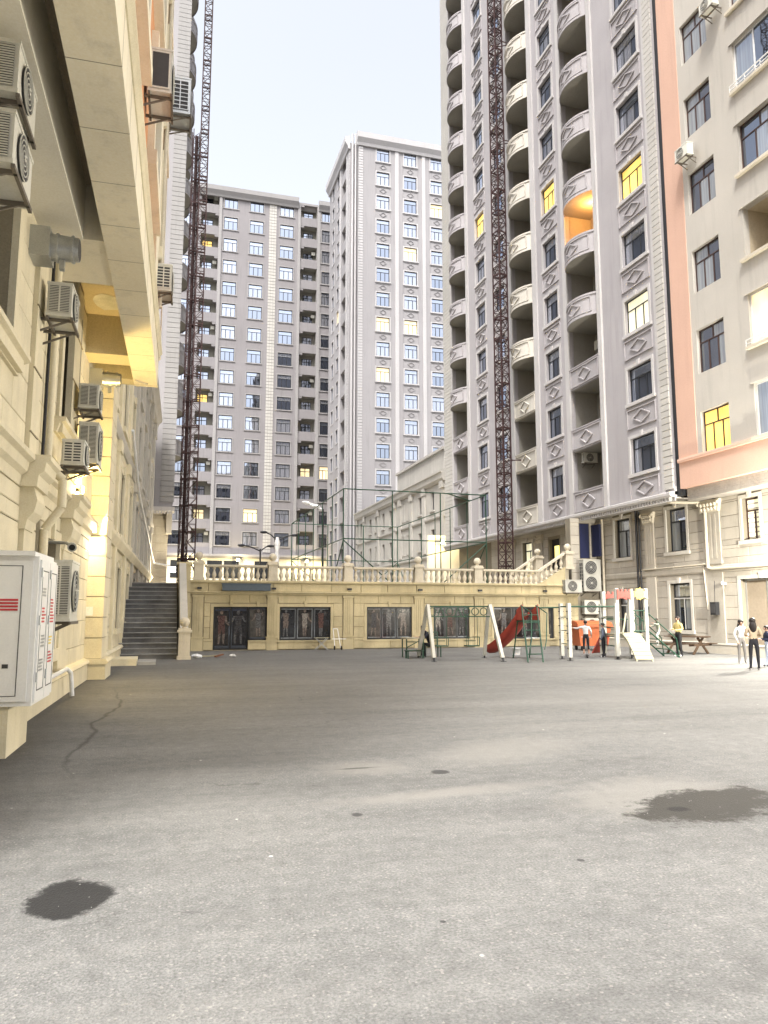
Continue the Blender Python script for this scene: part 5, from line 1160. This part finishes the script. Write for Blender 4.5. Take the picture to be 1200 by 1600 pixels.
for i in range(6):
    f = 0.14+i*0.14; mk('rung', MB().cyl((12.70+0.52*f,25.15+1.45*f,2.0*f),(13.3+0.56*f,25.15+1.45*f,2.0*f),0.022,n=6), M['green'] if i != 2 else M['galv'], sl)
b = MB(); b.cyl((13.3,27.15,1.42),(13.35,27.7,0),0.03,n=6); b.cyl((13.95,27.15,1.42),(14.05,27.7,0),0.03,n=6); mk('rear_leg', b, M['green'], sl)
# green table and bench where the man sits
gt = thing('green_bench_table', 'small green tubular table with attached bench left of the swing', 'bench', (10.2,29.4,0))
b = MB(); b.box(-0.85,-0.05,-0.4,0.25,0.74,0.79); mk('table_top', b, M['plank'], gt)
b = MB()
for x in (-0.8,-0.1): b.bar((x,-0.35,0),(x,-0.35,0.74),0.04); b.bar((x,0.2,0),(x,0.2,0.74),0.04)
b.bar((-0.8,-0.35,0.62),(-0.1,-0.35,0.62),0.03); b.bar((-0.8,-0.35,0.4),(-0.1,-0.35,0.74),0.03); mk('table_frame', b, M['green'], gt)
mk('seat', MB().box(0.0,0.75,-0.2,0.2,0.43,0.47), M['green'], gt)
b = MB()
for x in (0.05,0.7): b.bar((x,-0.17,0),(x,-0.17,0.43),0.04); b.bar((x,0.17,0),(x,0.17,0.43),0.04); b.bar((x,0.2,0.45),(x+0.02,0.28,1.0),0.04)
b.bar((0.05,0.28,0.98),(0.72,0.28,0.98),0.04); b.bar((0.05,0.26,0.75),(0.72,0.26,0.75),0.04); mk('bench_frame', b, M['green'], gt)
b = MB()
for x in (-0.9,-0.3): b.bar((x,-0.85,0),(x,-0.85,0.28),0.04); b.bar((x,-0.55,0),(x,-0.55,0.28),0.04)
b.box(-0.95,-0.25,-0.9,-0.5,0.28,0.31); mk('foot_bench', b, M['green'], gt)
# climbing set: posts, bars, play tower with arched plank ramp and net ladder
cl = thing('play_climber', 'white-posted climbing set with red and yellow crenellated play tower', 'climbing frame', (0,0,0))
PP = [(14.88,26.6),(14.62,25.55),(17.2,27.5),(16.75,25.75)]
for x,y in PP: leg((x,y,2.12),(x,y,0), 0.13, cl, True, 'post')
for x,y in PP[:2]+PP[2:3]:
    for k in range(6): mk('foot_peg', MB().box(x-0.11,x+0.11,y-0.03,y+0.03,0.45+k*0.27,0.48+k*0.27), M['dsteel'], cl)
for (a,c) in ((0,1),(0,2),(1,3),(2,3)): mk('top_tube', MB().cyl((*PP[a],2.0),(*PP[c],2.0),0.03,n=6), M['green'], cl)
mk('top_tube', MB().cyl((14.0,26.7,1.95),(*PP[0],1.97),0.03,n=6), M['green'], cl)
for z in (0.5,0.85,1.2,1.55): mk('rung', MB().cyl((*PP[2],z),(*PP[3],z),0.022,n=6), M['green'], cl)
for z in (0.6,1.1,1.6): mk('rung', MB().cyl((*PP[0],z),(*PP[1],z),0.02,n=6), M['green'], cl)
TP = [(17.09,26.0),(17.79,27.2),(17.39,26.0),(18.39,26.9)]
TP = [(17.09,26.2),(18.39,26.2),(17.26,27.4),(18.59,27.4)]
for i,(x,y) in enumerate(TP): leg((x,y,2.72 if i in (0,1) else 2.62),(x,y,0), 0.13, cl, True, 'post')
leg((17.66,26.16,2.55),(17.66,26.16,0),0.13,cl,True,'post')
mk('deck', MB().box(17.14,18.54,26.25,27.35,0.88,0.95), M['plank'], cl)
def cren(x0, x1, y, z0, z1, n):
    pts = [(x0,z0),(x0+(x1-x0)*0.25,z0+0.10),(x0+(x1-x0)*0.5,z0+0.13),(x0+(x1-x0)*0.75,z0+0.10),(x1,z0)]; s = (x1-x0)/(2*n-1)
    for i in range(n):
        a = x1-2*i*s; pts += [(a,z1),(a-s,z1)]
        if i < n-1: pts += [(a-s,z1-0.10),(a-2*s,z1-0.10)]
    return MB().prism(pts, y-0.02, y+0.02)
mk('red_battlement', cren(17.06,17.66,26.10,2.25,2.68,4), M['red'], cl); mk('cream_battlement', cren(17.66,18.44,26.10,2.28,2.70,4), M['plank'], cl)
b = MB(); n = 18; b.prism([(18.04+(0.20 if i%2 else 0.25)*math.cos(2*math.pi*i/n), 2.50+(0.20 if i%2 else 0.25)*math.sin(2*math.pi*i/n)) for i in range(n)], 26.055, 26.078); mk('yellow_sun', b, M['yellow'], cl)
mk('red_battlement', cren(17.24,18.54,27.46,2.25,2.62,6), M['red'], cl)
b = MB(); b.cyl((17.69,26.2,1.85),(18.36,26.2,1.85),0.025,n=6); b.cyl((17.69,26.2,1.05),(18.36,26.2,1.05),0.03,n=6)
for i in range(4): b.cyl((17.76+i*0.17,26.2,1.05),(17.76+i*0.17,26.2,1.85),0.015,n=5)
for i in range(12): a0,a1 = 2*math.pi*i/12, 2*math.pi*(i+1)/12; b.bar((18.02+0.16*math.cos(a0),26.19,1.45+0.16*math.sin(a0)),(18.02+0.16*math.cos(a1),26.19,1.45+0.16*math.sin(a1)),0.02)
mk('guard_panel', b, M['green'], cl)
mk('guard_rail', MB().cyl((17.26,27.4,1.5),(18.59,27.4,1.5),0.025,n=6).cyl((17.09,26.2,1.6),(17.26,27.4,1.6),0.025,n=6), M['green'], cl)
# arched ramp: planks on two curved stringers
def arc(f): return Vector((17.50-0.42*f, 26.15-1.65*f, 0.97*math.cos(f*math.pi/2*0.98)**0.9 if f < 0.995 else 0.03))
for s in (-0.29,0.29):
    b = MB()
    for i in range(12): b.bar(arc(i/12)+Vector((s*0.95,-s*0.30,-0.05)),arc((i+1)/12)+Vector((s*0.95,-s*0.30,-0.05)),0.05,0.08)
    mk('ramp_stringer', b, M['plank'], cl)
for i in range(12):
    p, q = arc((i+0.10)/12), arc((i+0.90)/12); sv = Vector((0.31,-0.10,0)); up = Vector((0,0,0.03))
    b = MB(); b.add([p-sv,p+sv,q+sv,q-sv,p-sv+up,p+sv+up,q+sv+up,q-sv+up],[(0,3,2,1),(4,5,6,7),(0,1,5,4),(1,2,6,5),(2,3,7,6),(3,0,4,7)]); mk('plank', b, M['plank'], cl)
mk('curved_rail', MB().tube([(17.25,26.15,0.9),(17.12,25.9,1.0),(17.22,25.95,1.25),(17.42,26.1,1.75)],0.035,8), M['plank'], cl)
# net ladder on the right
NLT = [(18.59,26.35,1.05),(18.59,27.25,1.05)]; NLB = [(19.85,26.2,0.0),(19.95,27.3,0.0)]
for a,c in zip(NLT,NLB): mk('ladder_stringer', MB().cyl(a,c,0.03,n=6), M['green'], cl); mk('ladder_handrail', MB().tube([(a[0],a[1],1.75),(c[0]-0.1,c[1],0.75),(c[0],c[1],0.0)],0.022,6), M['green'], cl)
for k in range(5):
    f = 0.12+k*0.19; p = Vector(NLT[0]).lerp(Vector(NLB[0]),f); q = Vector(NLT[1]).lerp(Vector(NLB[1]),f); mk('rung', MB().cyl(p,q,0.022,n=6), M['green'], cl)
# red tube tunnel / spiral behind
mk('red_slide_panel', MB().add([(17.0,27.9,0.15),(17.9,28.3,0.15),(18.0,28.2,0.95),(17.3,27.7,0.85),(17.0,28.0,0.12),(17.9,28.4,0.12),(18.0,28.3,0.95),(17.3,27.8,0.85)],[(0,1,2,3),(7,6,5,4),(0,3,7,4),(1,5,6,2),(2,6,7,3),(0,4,5,1)]), M['red'], cl)
# orange bin
bn = thing('waste_container', 'orange plastic wheeled waste container behind the two boys', 'bin', (19.75,32.6,0), R(-8))
b = MB(); vs = [(-0.68,-0.48,0.22),(0.68,-0.48,0.22),(0.68,0.48,0.22),(-0.68,0.48,0.22),(-0.82,-0.60,1.18),(0.82,-0.60,1.18),(0.82,0.60,1.18),(-0.82,0.60,1.18)]
b.add(vs,[(0,3,2,1),(0,1,5,4),(1,2,6,5),(2,3,7,6),(3,0,4,7)]); b.box(-0.87,0.87,-0.65,0.65,1.14,1.22); mk('body', b, M['orangep'], bn)
b = MB(); P = [(-0.66,1.22),(-0.5,1.33),(0,1.40),(0.5,1.33),(0.66,1.22)]; n = 5; b.add([(-0.86,y,z) for y,z in P]+[(0.86,y,z) for y,z in P],[tuple(range(n)),tuple(range(2*n-1,n-1,-1))]+[(i,i+n,i+1+n,i+1) for i in range(n-1)],0); mk('lid', b, M['orangep'], bn)
mk('handle_bar', MB().cyl((-0.9,-0.7,1.1),(0.9,-0.7,1.1),0.03,n=6), M['orangep'], bn)
for x in (-0.55,0.55):
    for y in (-0.38,0.38): mk('wheel', MB().cyl((x-0.04,y,0.11),(x+0.04,y,0.11),0.11,n=12), M['rubber'], bn)
# picnic table by the limestone wall
pt = thing('picnic_table', 'dark timber picnic table with crossed legs by the limestone wall', 'table', (22.1,28.6,0), R(-70))
for k in range(5): mk('top_board', MB().box(-0.9,0.9,-0.36+k*0.145,-0.225+k*0.145,0.72,0.765), M['wood'], pt)
for s in (-1,1):
    for k in range(2): mk('seat_board', MB().box(-0.9,0.9,s*0.72-0.14+k*0.145,s*0.72-0.005+k*0.145,0.43,0.47), M['wood'], pt)
for x in (-0.62,0.62):
    for s in (-1,1): mk('leg', MB().bar((x+s*0.025,s*0.18,0.72),(x+s*0.025,-s*0.62,0),0.045,0.11), M['wood'], pt)
    mk('cross_bearer', MB().box(x-0.02,x+0.02,-0.85,0.85,0.35,0.43), M['wood'], pt)
# folding easel / trolley by the second shop window
ez = thing('folding_table', 'small folding table with white bag under the second shop window', 'table', (7.5,36.45,0))
mk('top', MB().box(-0.35,0.35,-0.2,0.2,0.56,0.585), M['plank'], ez)
for y in (-0.16,0.16): mk('leg', MB().bar((-0.3,y,0),(0.28,y,0.56),0.025), M['galv'], ez); mk('leg', MB().bar((0.3,y,0),(-0.28,y,0.56),0.025), M['galv'], ez)
tr = thing('hand_trolley', 'small two-wheeled trolley standing beside the folding table', 'trolley', (8.25,36.3,0))
mk('frame', MB().bar((-0.12,0,0.1),(-0.20,0.1,1.0),0.03).bar((0.16,0,0.1),(0.02,0.1,1.0),0.03).bar((-0.2,0.1,1.0),(0.02,0.1,1.0),0.03).bar((-0.3,-0.1,0.52),(0.4,-0.1,0.52),0.03), M['plastic_w'], tr)
for x in (-0.15,0.18): mk('wheel', MB().cyl((x-0.02,-0.05,0.1),(x+0.02,-0.05,0.1),0.1,n=12), M['rubber'], tr)
# litter
def crumple(name, label, loc, s, m_, seed):
    r = random.Random(seed); b = MB(); b.ball((0,0,s*0.45),s,9,6,0,(1.3,0.9,0.5)); b.v = [(x+r.uniform(-0.3,0.3)*s,y+r.uniform(-0.3,0.3)*s,max(0,z+r.uniform(-0.2,0.2)*s)) for x,y,z in b.v]; b.s = [False]*len(b.s)
    return tag(mk(name, b, M[m_], None, loc), label, 'litter')
tag(mk('timber_offcut', MB().bar((-0.45,0,0.03),(0.4,0.15,0.06),0.1,0.05), M['plank'], None, (1.9,31.6,0)), 'pale timber offcut lying right of the stair parapet', 'plank')
tag(mk('timber_offcut', MB().bar((-0.1,-0.3,0.05),(0.25,0.3,0.10),0.08,0.05), surf('red_brown_board',(0.22,0.10,0.06),0.8), None, (2.25,31.5,0)), 'short red-brown board lying across the pale offcut', 'plank')
crumple('paper_roll','crumpled white paper beside the stair parapet post',(1.45,31.2,0),0.16,'plastic_w',1)
crumple('stone_lump','small pale lump on the asphalt right of the timber offcuts',(2.9,31.9,0),0.10,'cloth_w',4)
tag(mk('paint_tub', MB().lathe([(0.16,0),(0.19,0.26),(0.20,0.26),(0.20,0.29)],14), M['plastic_w'], None, (14.55,29.9,0)), 'white paint tub on the asphalt behind the red slide', 'tub')
tag(mk('sand_bag', MB().ball((0,0,0.14),0.25,10,7,0,(1,0.8,0.6)), M['cloth_w'], None, (14.2,31.6,0)), 'pale sack slumped behind the green slide ladder', 'sack')
# ---------------------------------------------------------------- people
SK = plain('skin', (0.45,0.27,0.20), 0.55)
HAIR = plain('dark_hair', (0.012,0.009,0.008), 0.5)
def person(label, loc, face, h, top, bot, shoe=(0.6,0.6,0.6), hair='short', pose='stand', sleeve=True, shorts=False, seed=0):
    k = h/1.70
    J = {}; E_ = []
    def j(n, x, y, z, r, mat): J[n] = (len(J), (x*k,y*k,z*k), r*k, mat)
    sit = pose == 'sit'; dz = -0.42 if sit else 0.0
    lean = {'sit':-0.34,'climb':-0.10}.get(pose, 0.0)
    def ly(z): return lean*max(0,(z-0.93)/0.6)
    j('pel',0,0,0.95+dz,0.135,1); j('wai',0,ly(1.1),1.10+dz,0.125,0); j('che',0,ly(1.28),1.29+dz,0.150,0); j('nkb',0,ly(1.42),1.44+dz,0.075,0); j('nk',0,ly(1.5)-0.01,1.50+dz,0.055,2)
    j('hd',0,ly(1.58)-0.03,1.575+dz,0.088,2); j('hd2',0,ly(1.62)-0.02,1.645+dz,0.078,2); j('nose',0,ly(1.58)-0.115,1.565+dz,0.022,2)
    E_ += [('pel','wai'),('wai','che'),('che','nkb'),('nkb','nk'),('nk','hd'),('hd','hd2'),('hd','nose')]
    A_ = {'stand':[((0.26,0.03,1.14),(0.27,-0.05,0.90)),((-0.26,0.03,1.14),(-0.27,-0.05,0.90))],
          'phone':[((0.24,0.0,1.14),(0.12,-0.25,1.12)),((-0.24,0.0,1.14),(-0.10,-0.25,1.15))],
          'hip':[((0.36,0.06,1.20),(0.22,-0.08,1.08)),((-0.26,0.03,1.14),(-0.24,-0.12,0.92))],
          'reach':[((0.42,-0.06,1.30),(0.66,-0.14,1.33)),((-0.26,0.03,1.14),(-0.27,-0.06,0.92))],
          'climb':[((0.25,-0.18,1.30),(0.20,-0.42,1.40)),((-0.25,-0.16,1.22),(-0.20,-0.40,1.22))],
          'sit':[((0.25,-0.42,0.76),(0.12,-0.60,0.80)),((-0.25,-0.42,0.76),(-0.12,-0.62,0.80))]}[pose]
    for s,(el,wr) in zip((1,-1),A_):
        n = 'L' if s > 0 else 'R'; sm = 0 if sleeve else 2
        j('sh'+n, 0.165*s, ly(1.38), 1.385+dz, 0.070, 0); j('el'+n, *el, 0.050, 0); j('wr'+n, *wr, 0.034, sm)
        d = (Vector(wr)-Vector(el)).normalized(); 
        side = d.cross(Vector((0,0,1))) if abs(d.z) < 0.9 else Vector((0,1,0)); side.normalize()
        pm = Vector(wr)+d*0.06; j('pa'+n, *pm, 0.030, 2)
        E_ += [('che','sh'+n),('sh'+n,'el'+n),('el'+n,'wr'+n),('wr'+n,'pa'+n)]
        for i,(o,L) in enumerate(((-0.030,0.070),(-0.010,0.082),(0.011,0.078),(0.031,0.060))):
            f0 = pm+d*0.030+side*o; f1 = pm+d*(0.03+L*0.55)+side*o*1.1; f2 = pm+d*(0.03+L)+side*o*1.1+d.cross(side)*0.02
            j('f%d%s'%(i,n), *f0, 0.010, 2); j('g%d%s'%(i,n), *f1, 0.009, 2); j('h%d%s'%(i,n), *f2, 0.008, 2)
            E_ += [('pa'+n,'f%d%s'%(i,n)),('f%d%s'%(i,n),'g%d%s'%(i,n)),('g%d%s'%(i,n),'h%d%s'%(i,n))]
        t0 = Vector(wr)+d*0.035-side*0.045; t1 = t0+d*0.045-side*0.012; j('t0'+n,*t0,0.011,2); j('t1'+n,*t1,0.009,2); E_ += [('wr'+n,'t0'+n),('t0'+n,'t1'+n)]
    G_ = {'sit':[((0.10,-0.40,0.56),(0.12,-0.34,0.10)),((-0.10,-0.42,0.56),(-0.13,-0.42,0.10))],
          'climb':[((0.11,-0.22,0.66),(0.10,-0.12,0.32)),((-0.10,-0.06,0.50),(-0.10,0.02,0.09))]}.get(pose,
          [((0.105,-0.02,0.50),(0.115+0.02*(seed%3),0.03,0.09)),((-0.105,0.01,0.50),(-0.12,0.02-0.03*(seed%2),0.09))])
    for s,(kn,an) in zip((1,-1),G_):
        n = 'l' if s > 0 else 'r'; lm = 2 if shorts else 1
        j('hp'+n,0.095*s,0.0 if not sit else -0.05,0.88+dz,0.092,1); j('kn'+n,*kn,0.062,1); j('an'+n,*an,0.045,lm); j('to'+n,an[0]*1.06,an[1]-0.15,max(an[2]-0.05,0.035),0.036,3); j('he'+n,an[0],an[1]+0.04,max(an[2]-0.05,0.035),0.036,3)
        E_ += [('pel','hp'+n),('hp'+n,'kn'+n),('kn'+n,'an'+n),('an'+n,'to'+n),('an'+n,'he'+n)]
    me = bpy.data.meshes.new('person_cage'); me.from_pydata([v[1] for v in J.values()], [(J[a][0],J[b_][0]) for a,b_ in E_], [])
    ob = bpy.data.objects.new('person_cage', me); COL.objects.link(ob)
    sm_ = ob.modifiers.new('s','SKIN'); sm_.branch_smoothing = 0.6; ss = ob.modifiers.new('u','SUBSURF'); ss.levels = 2; ss.render_levels = 2
    for i,v in enumerate(J.values()):
        d = me.skin_vertices[0].data[i]; d.radius = (v[2],v[2]*(0.74 if i in (0,1,2) else 0.95)); d.use_root = (i == 0)
    dg = bpy.context.evaluated_depsgraph_get(); bm_ = bpy.data.meshes.new_from_object(ob.evaluated_get(dg)); bm_.name = 'body'
    bpy.data.objects.remove(ob)
    bm_.materials.clear()
    tops = clothm('top_cloth_%d' % seed, top); bots = clothm('trouser_cloth_%d' % seed, bot); shm = plain('shoe_%d' % seed, shoe, 0.6)
    for m_ in (tops,bots,SK,shm): bm_.materials.append(m_)
    segs = [(Vector(J[a][1]),Vector(J[b_][1]),J[a][3],J[b_][3]) for a,b_ in E_]
    for p in bm_.polygons:
        c = p.center; best = 9; mi = 0
        for a,b_,ma,mb in segs:
            ab = b_-a; t = max(0,min(1,(c-a).dot(ab)/max(ab.length_squared,1e-9))); dd = (a+ab*t-c).length
            if dd < best: best = dd; mi = ma if t < 0.55 else mb
        p.material_index = mi; p.use_smooth = True
    root = tag(inst('person', bm_, None, loc, face), label, 'person')
    hc = Vector(J['hd'][1]); b = MB(); r = 0.108*k
    if hair == 'long':
        b.ball((hc.x,hc.y+0.02*k,hc.z+0.035*k),r,12,8,0,(0.98,1.05,1.0)); b.ball((hc.x,hc.y+0.075*k,hc.z-0.16*k),0.115*k,10,8,0,(1.05,0.55,1.9))
    else: b.ball((hc.x,hc.y+0.022*k,hc.z+0.045*k),r*0.98,12,8,0,(0.95,1.02,0.88))
    b.v = [(x,y if not (y < hc.y-0.05*k and z < hc.z+0.05*k) else hc.y-0.03*k,z) for x,y,z in b.v]
    mk('hair', b, HAIR, root)
    b = MB()
    for s in (-1,1): b.ball((hc.x+0.034*k*s,hc.y-0.082*k,hc.z+0.02*k),0.011*k,6,4)
    b.box(hc.x-0.022*k,hc.x+0.022*k,hc.y-0.090*k,hc.y-0.080*k,hc.z-0.045*k,hc.z-0.037*k); mk('face_features', b, M['black'], root)
    b = MB()
    for s in (-1,1): b.ball((hc.x+0.088*k*s,hc.y+0.005*k,hc.z),0.022*k,6,5,0,(0.5,1,1.4))
    mk('ears', b, SK, root)
    return root
def fd(dx, dy): return math.atan2(dx, -dy)      # local -y looks along (dx,dy)
w1 = person('long-haired woman in beige sweater and black trousers seen from behind', (17.58,19.64,0), fd(0.5,0.85), 1.60, (0.36,0.285,0.20), (0.018,0.018,0.022), (0.6,0.58,0.55), 'long', 'phone', seed=1)
w2 = person('girl in white hoodie and grey trousers facing the others', (19.45,22.3,0), fd(-0.2,-1), 1.52, (0.50,0.50,0.48), (0.22,0.21,0.20), (0.7,0.7,0.7), 'long', 'hip', seed=2)
w3 = person('child in navy top and pale jeans at the right photo edge', (19.25,20.9,0), fd(-0.9,0.3), 1.34, (0.02,0.024,0.05), (0.42,0.48,0.58), (0.03,0.03,0.04), 'short', 'phone', seed=3)
p4_ = person('man in yellow jacket and black trousers beside the net ladder', (20.15,26.6,0), fd(-1,-0.15), 1.63, (0.46,0.38,0.16), (0.016,0.016,0.018), (0.7,0.7,0.68), 'short', 'phone', seed=4)
p5_ = person('small child in grey-green top climbing the net ladder', (19.52,27.0,0.42), fd(-1,0.1), 1.12, (0.30,0.33,0.26), (0.42,0.42,0.40), (0.4,0.4,0.4), 'short', 'climb', seed=5)
p6_ = person('boy in white shirt and black shorts riding a kick scooter', (16.35,27.3,0.10), fd(0.45,0.9), 1.36, (0.48,0.49,0.49), (0.015,0.015,0.018), (0.75,0.75,0.75), 'short', 'reach', False, True, seed=6)
p7_ = person('boy in dark clothes standing beside the scooter rider', (16.95,27.0,0), fd(-0.6,0.6), 1.36, (0.06,0.07,0.10), (0.015,0.015,0.018), (0.7,0.7,0.72), 'short', 'stand', True, False, seed=7)
p8_ = person('man in dark jacket bent over the green table', (10.55,29.35,0), fd(-1,-0.1), 1.68, (0.016,0.018,0.028), (0.014,0.014,0.016), (0.03,0.03,0.03), 'short', 'sit', seed=8)
sc_ = thing('kick_scooter', 'small dark kick scooter under the boy in white shirt', 'scooter', (16.35,27.25,0), R(60))
mk('deck', MB().box(-0.32,0.25,-0.06,0.06,0.075,0.10), M['dsteel'], sc_)
mk('stem', MB().cyl((0.32,0,0.08),(0.24,0,0.80),0.018,n=6).cyl((0.24,-0.2,0.80),(0.24,0.2,0.80),0.015,n=6), M['galv'], sc_)
for x in (-0.36,0.33): mk('wheel', MB().cyl((x,-0.02,0.06),(x,0.02,0.06),0.06,n=12), M['rubber'], sc_)
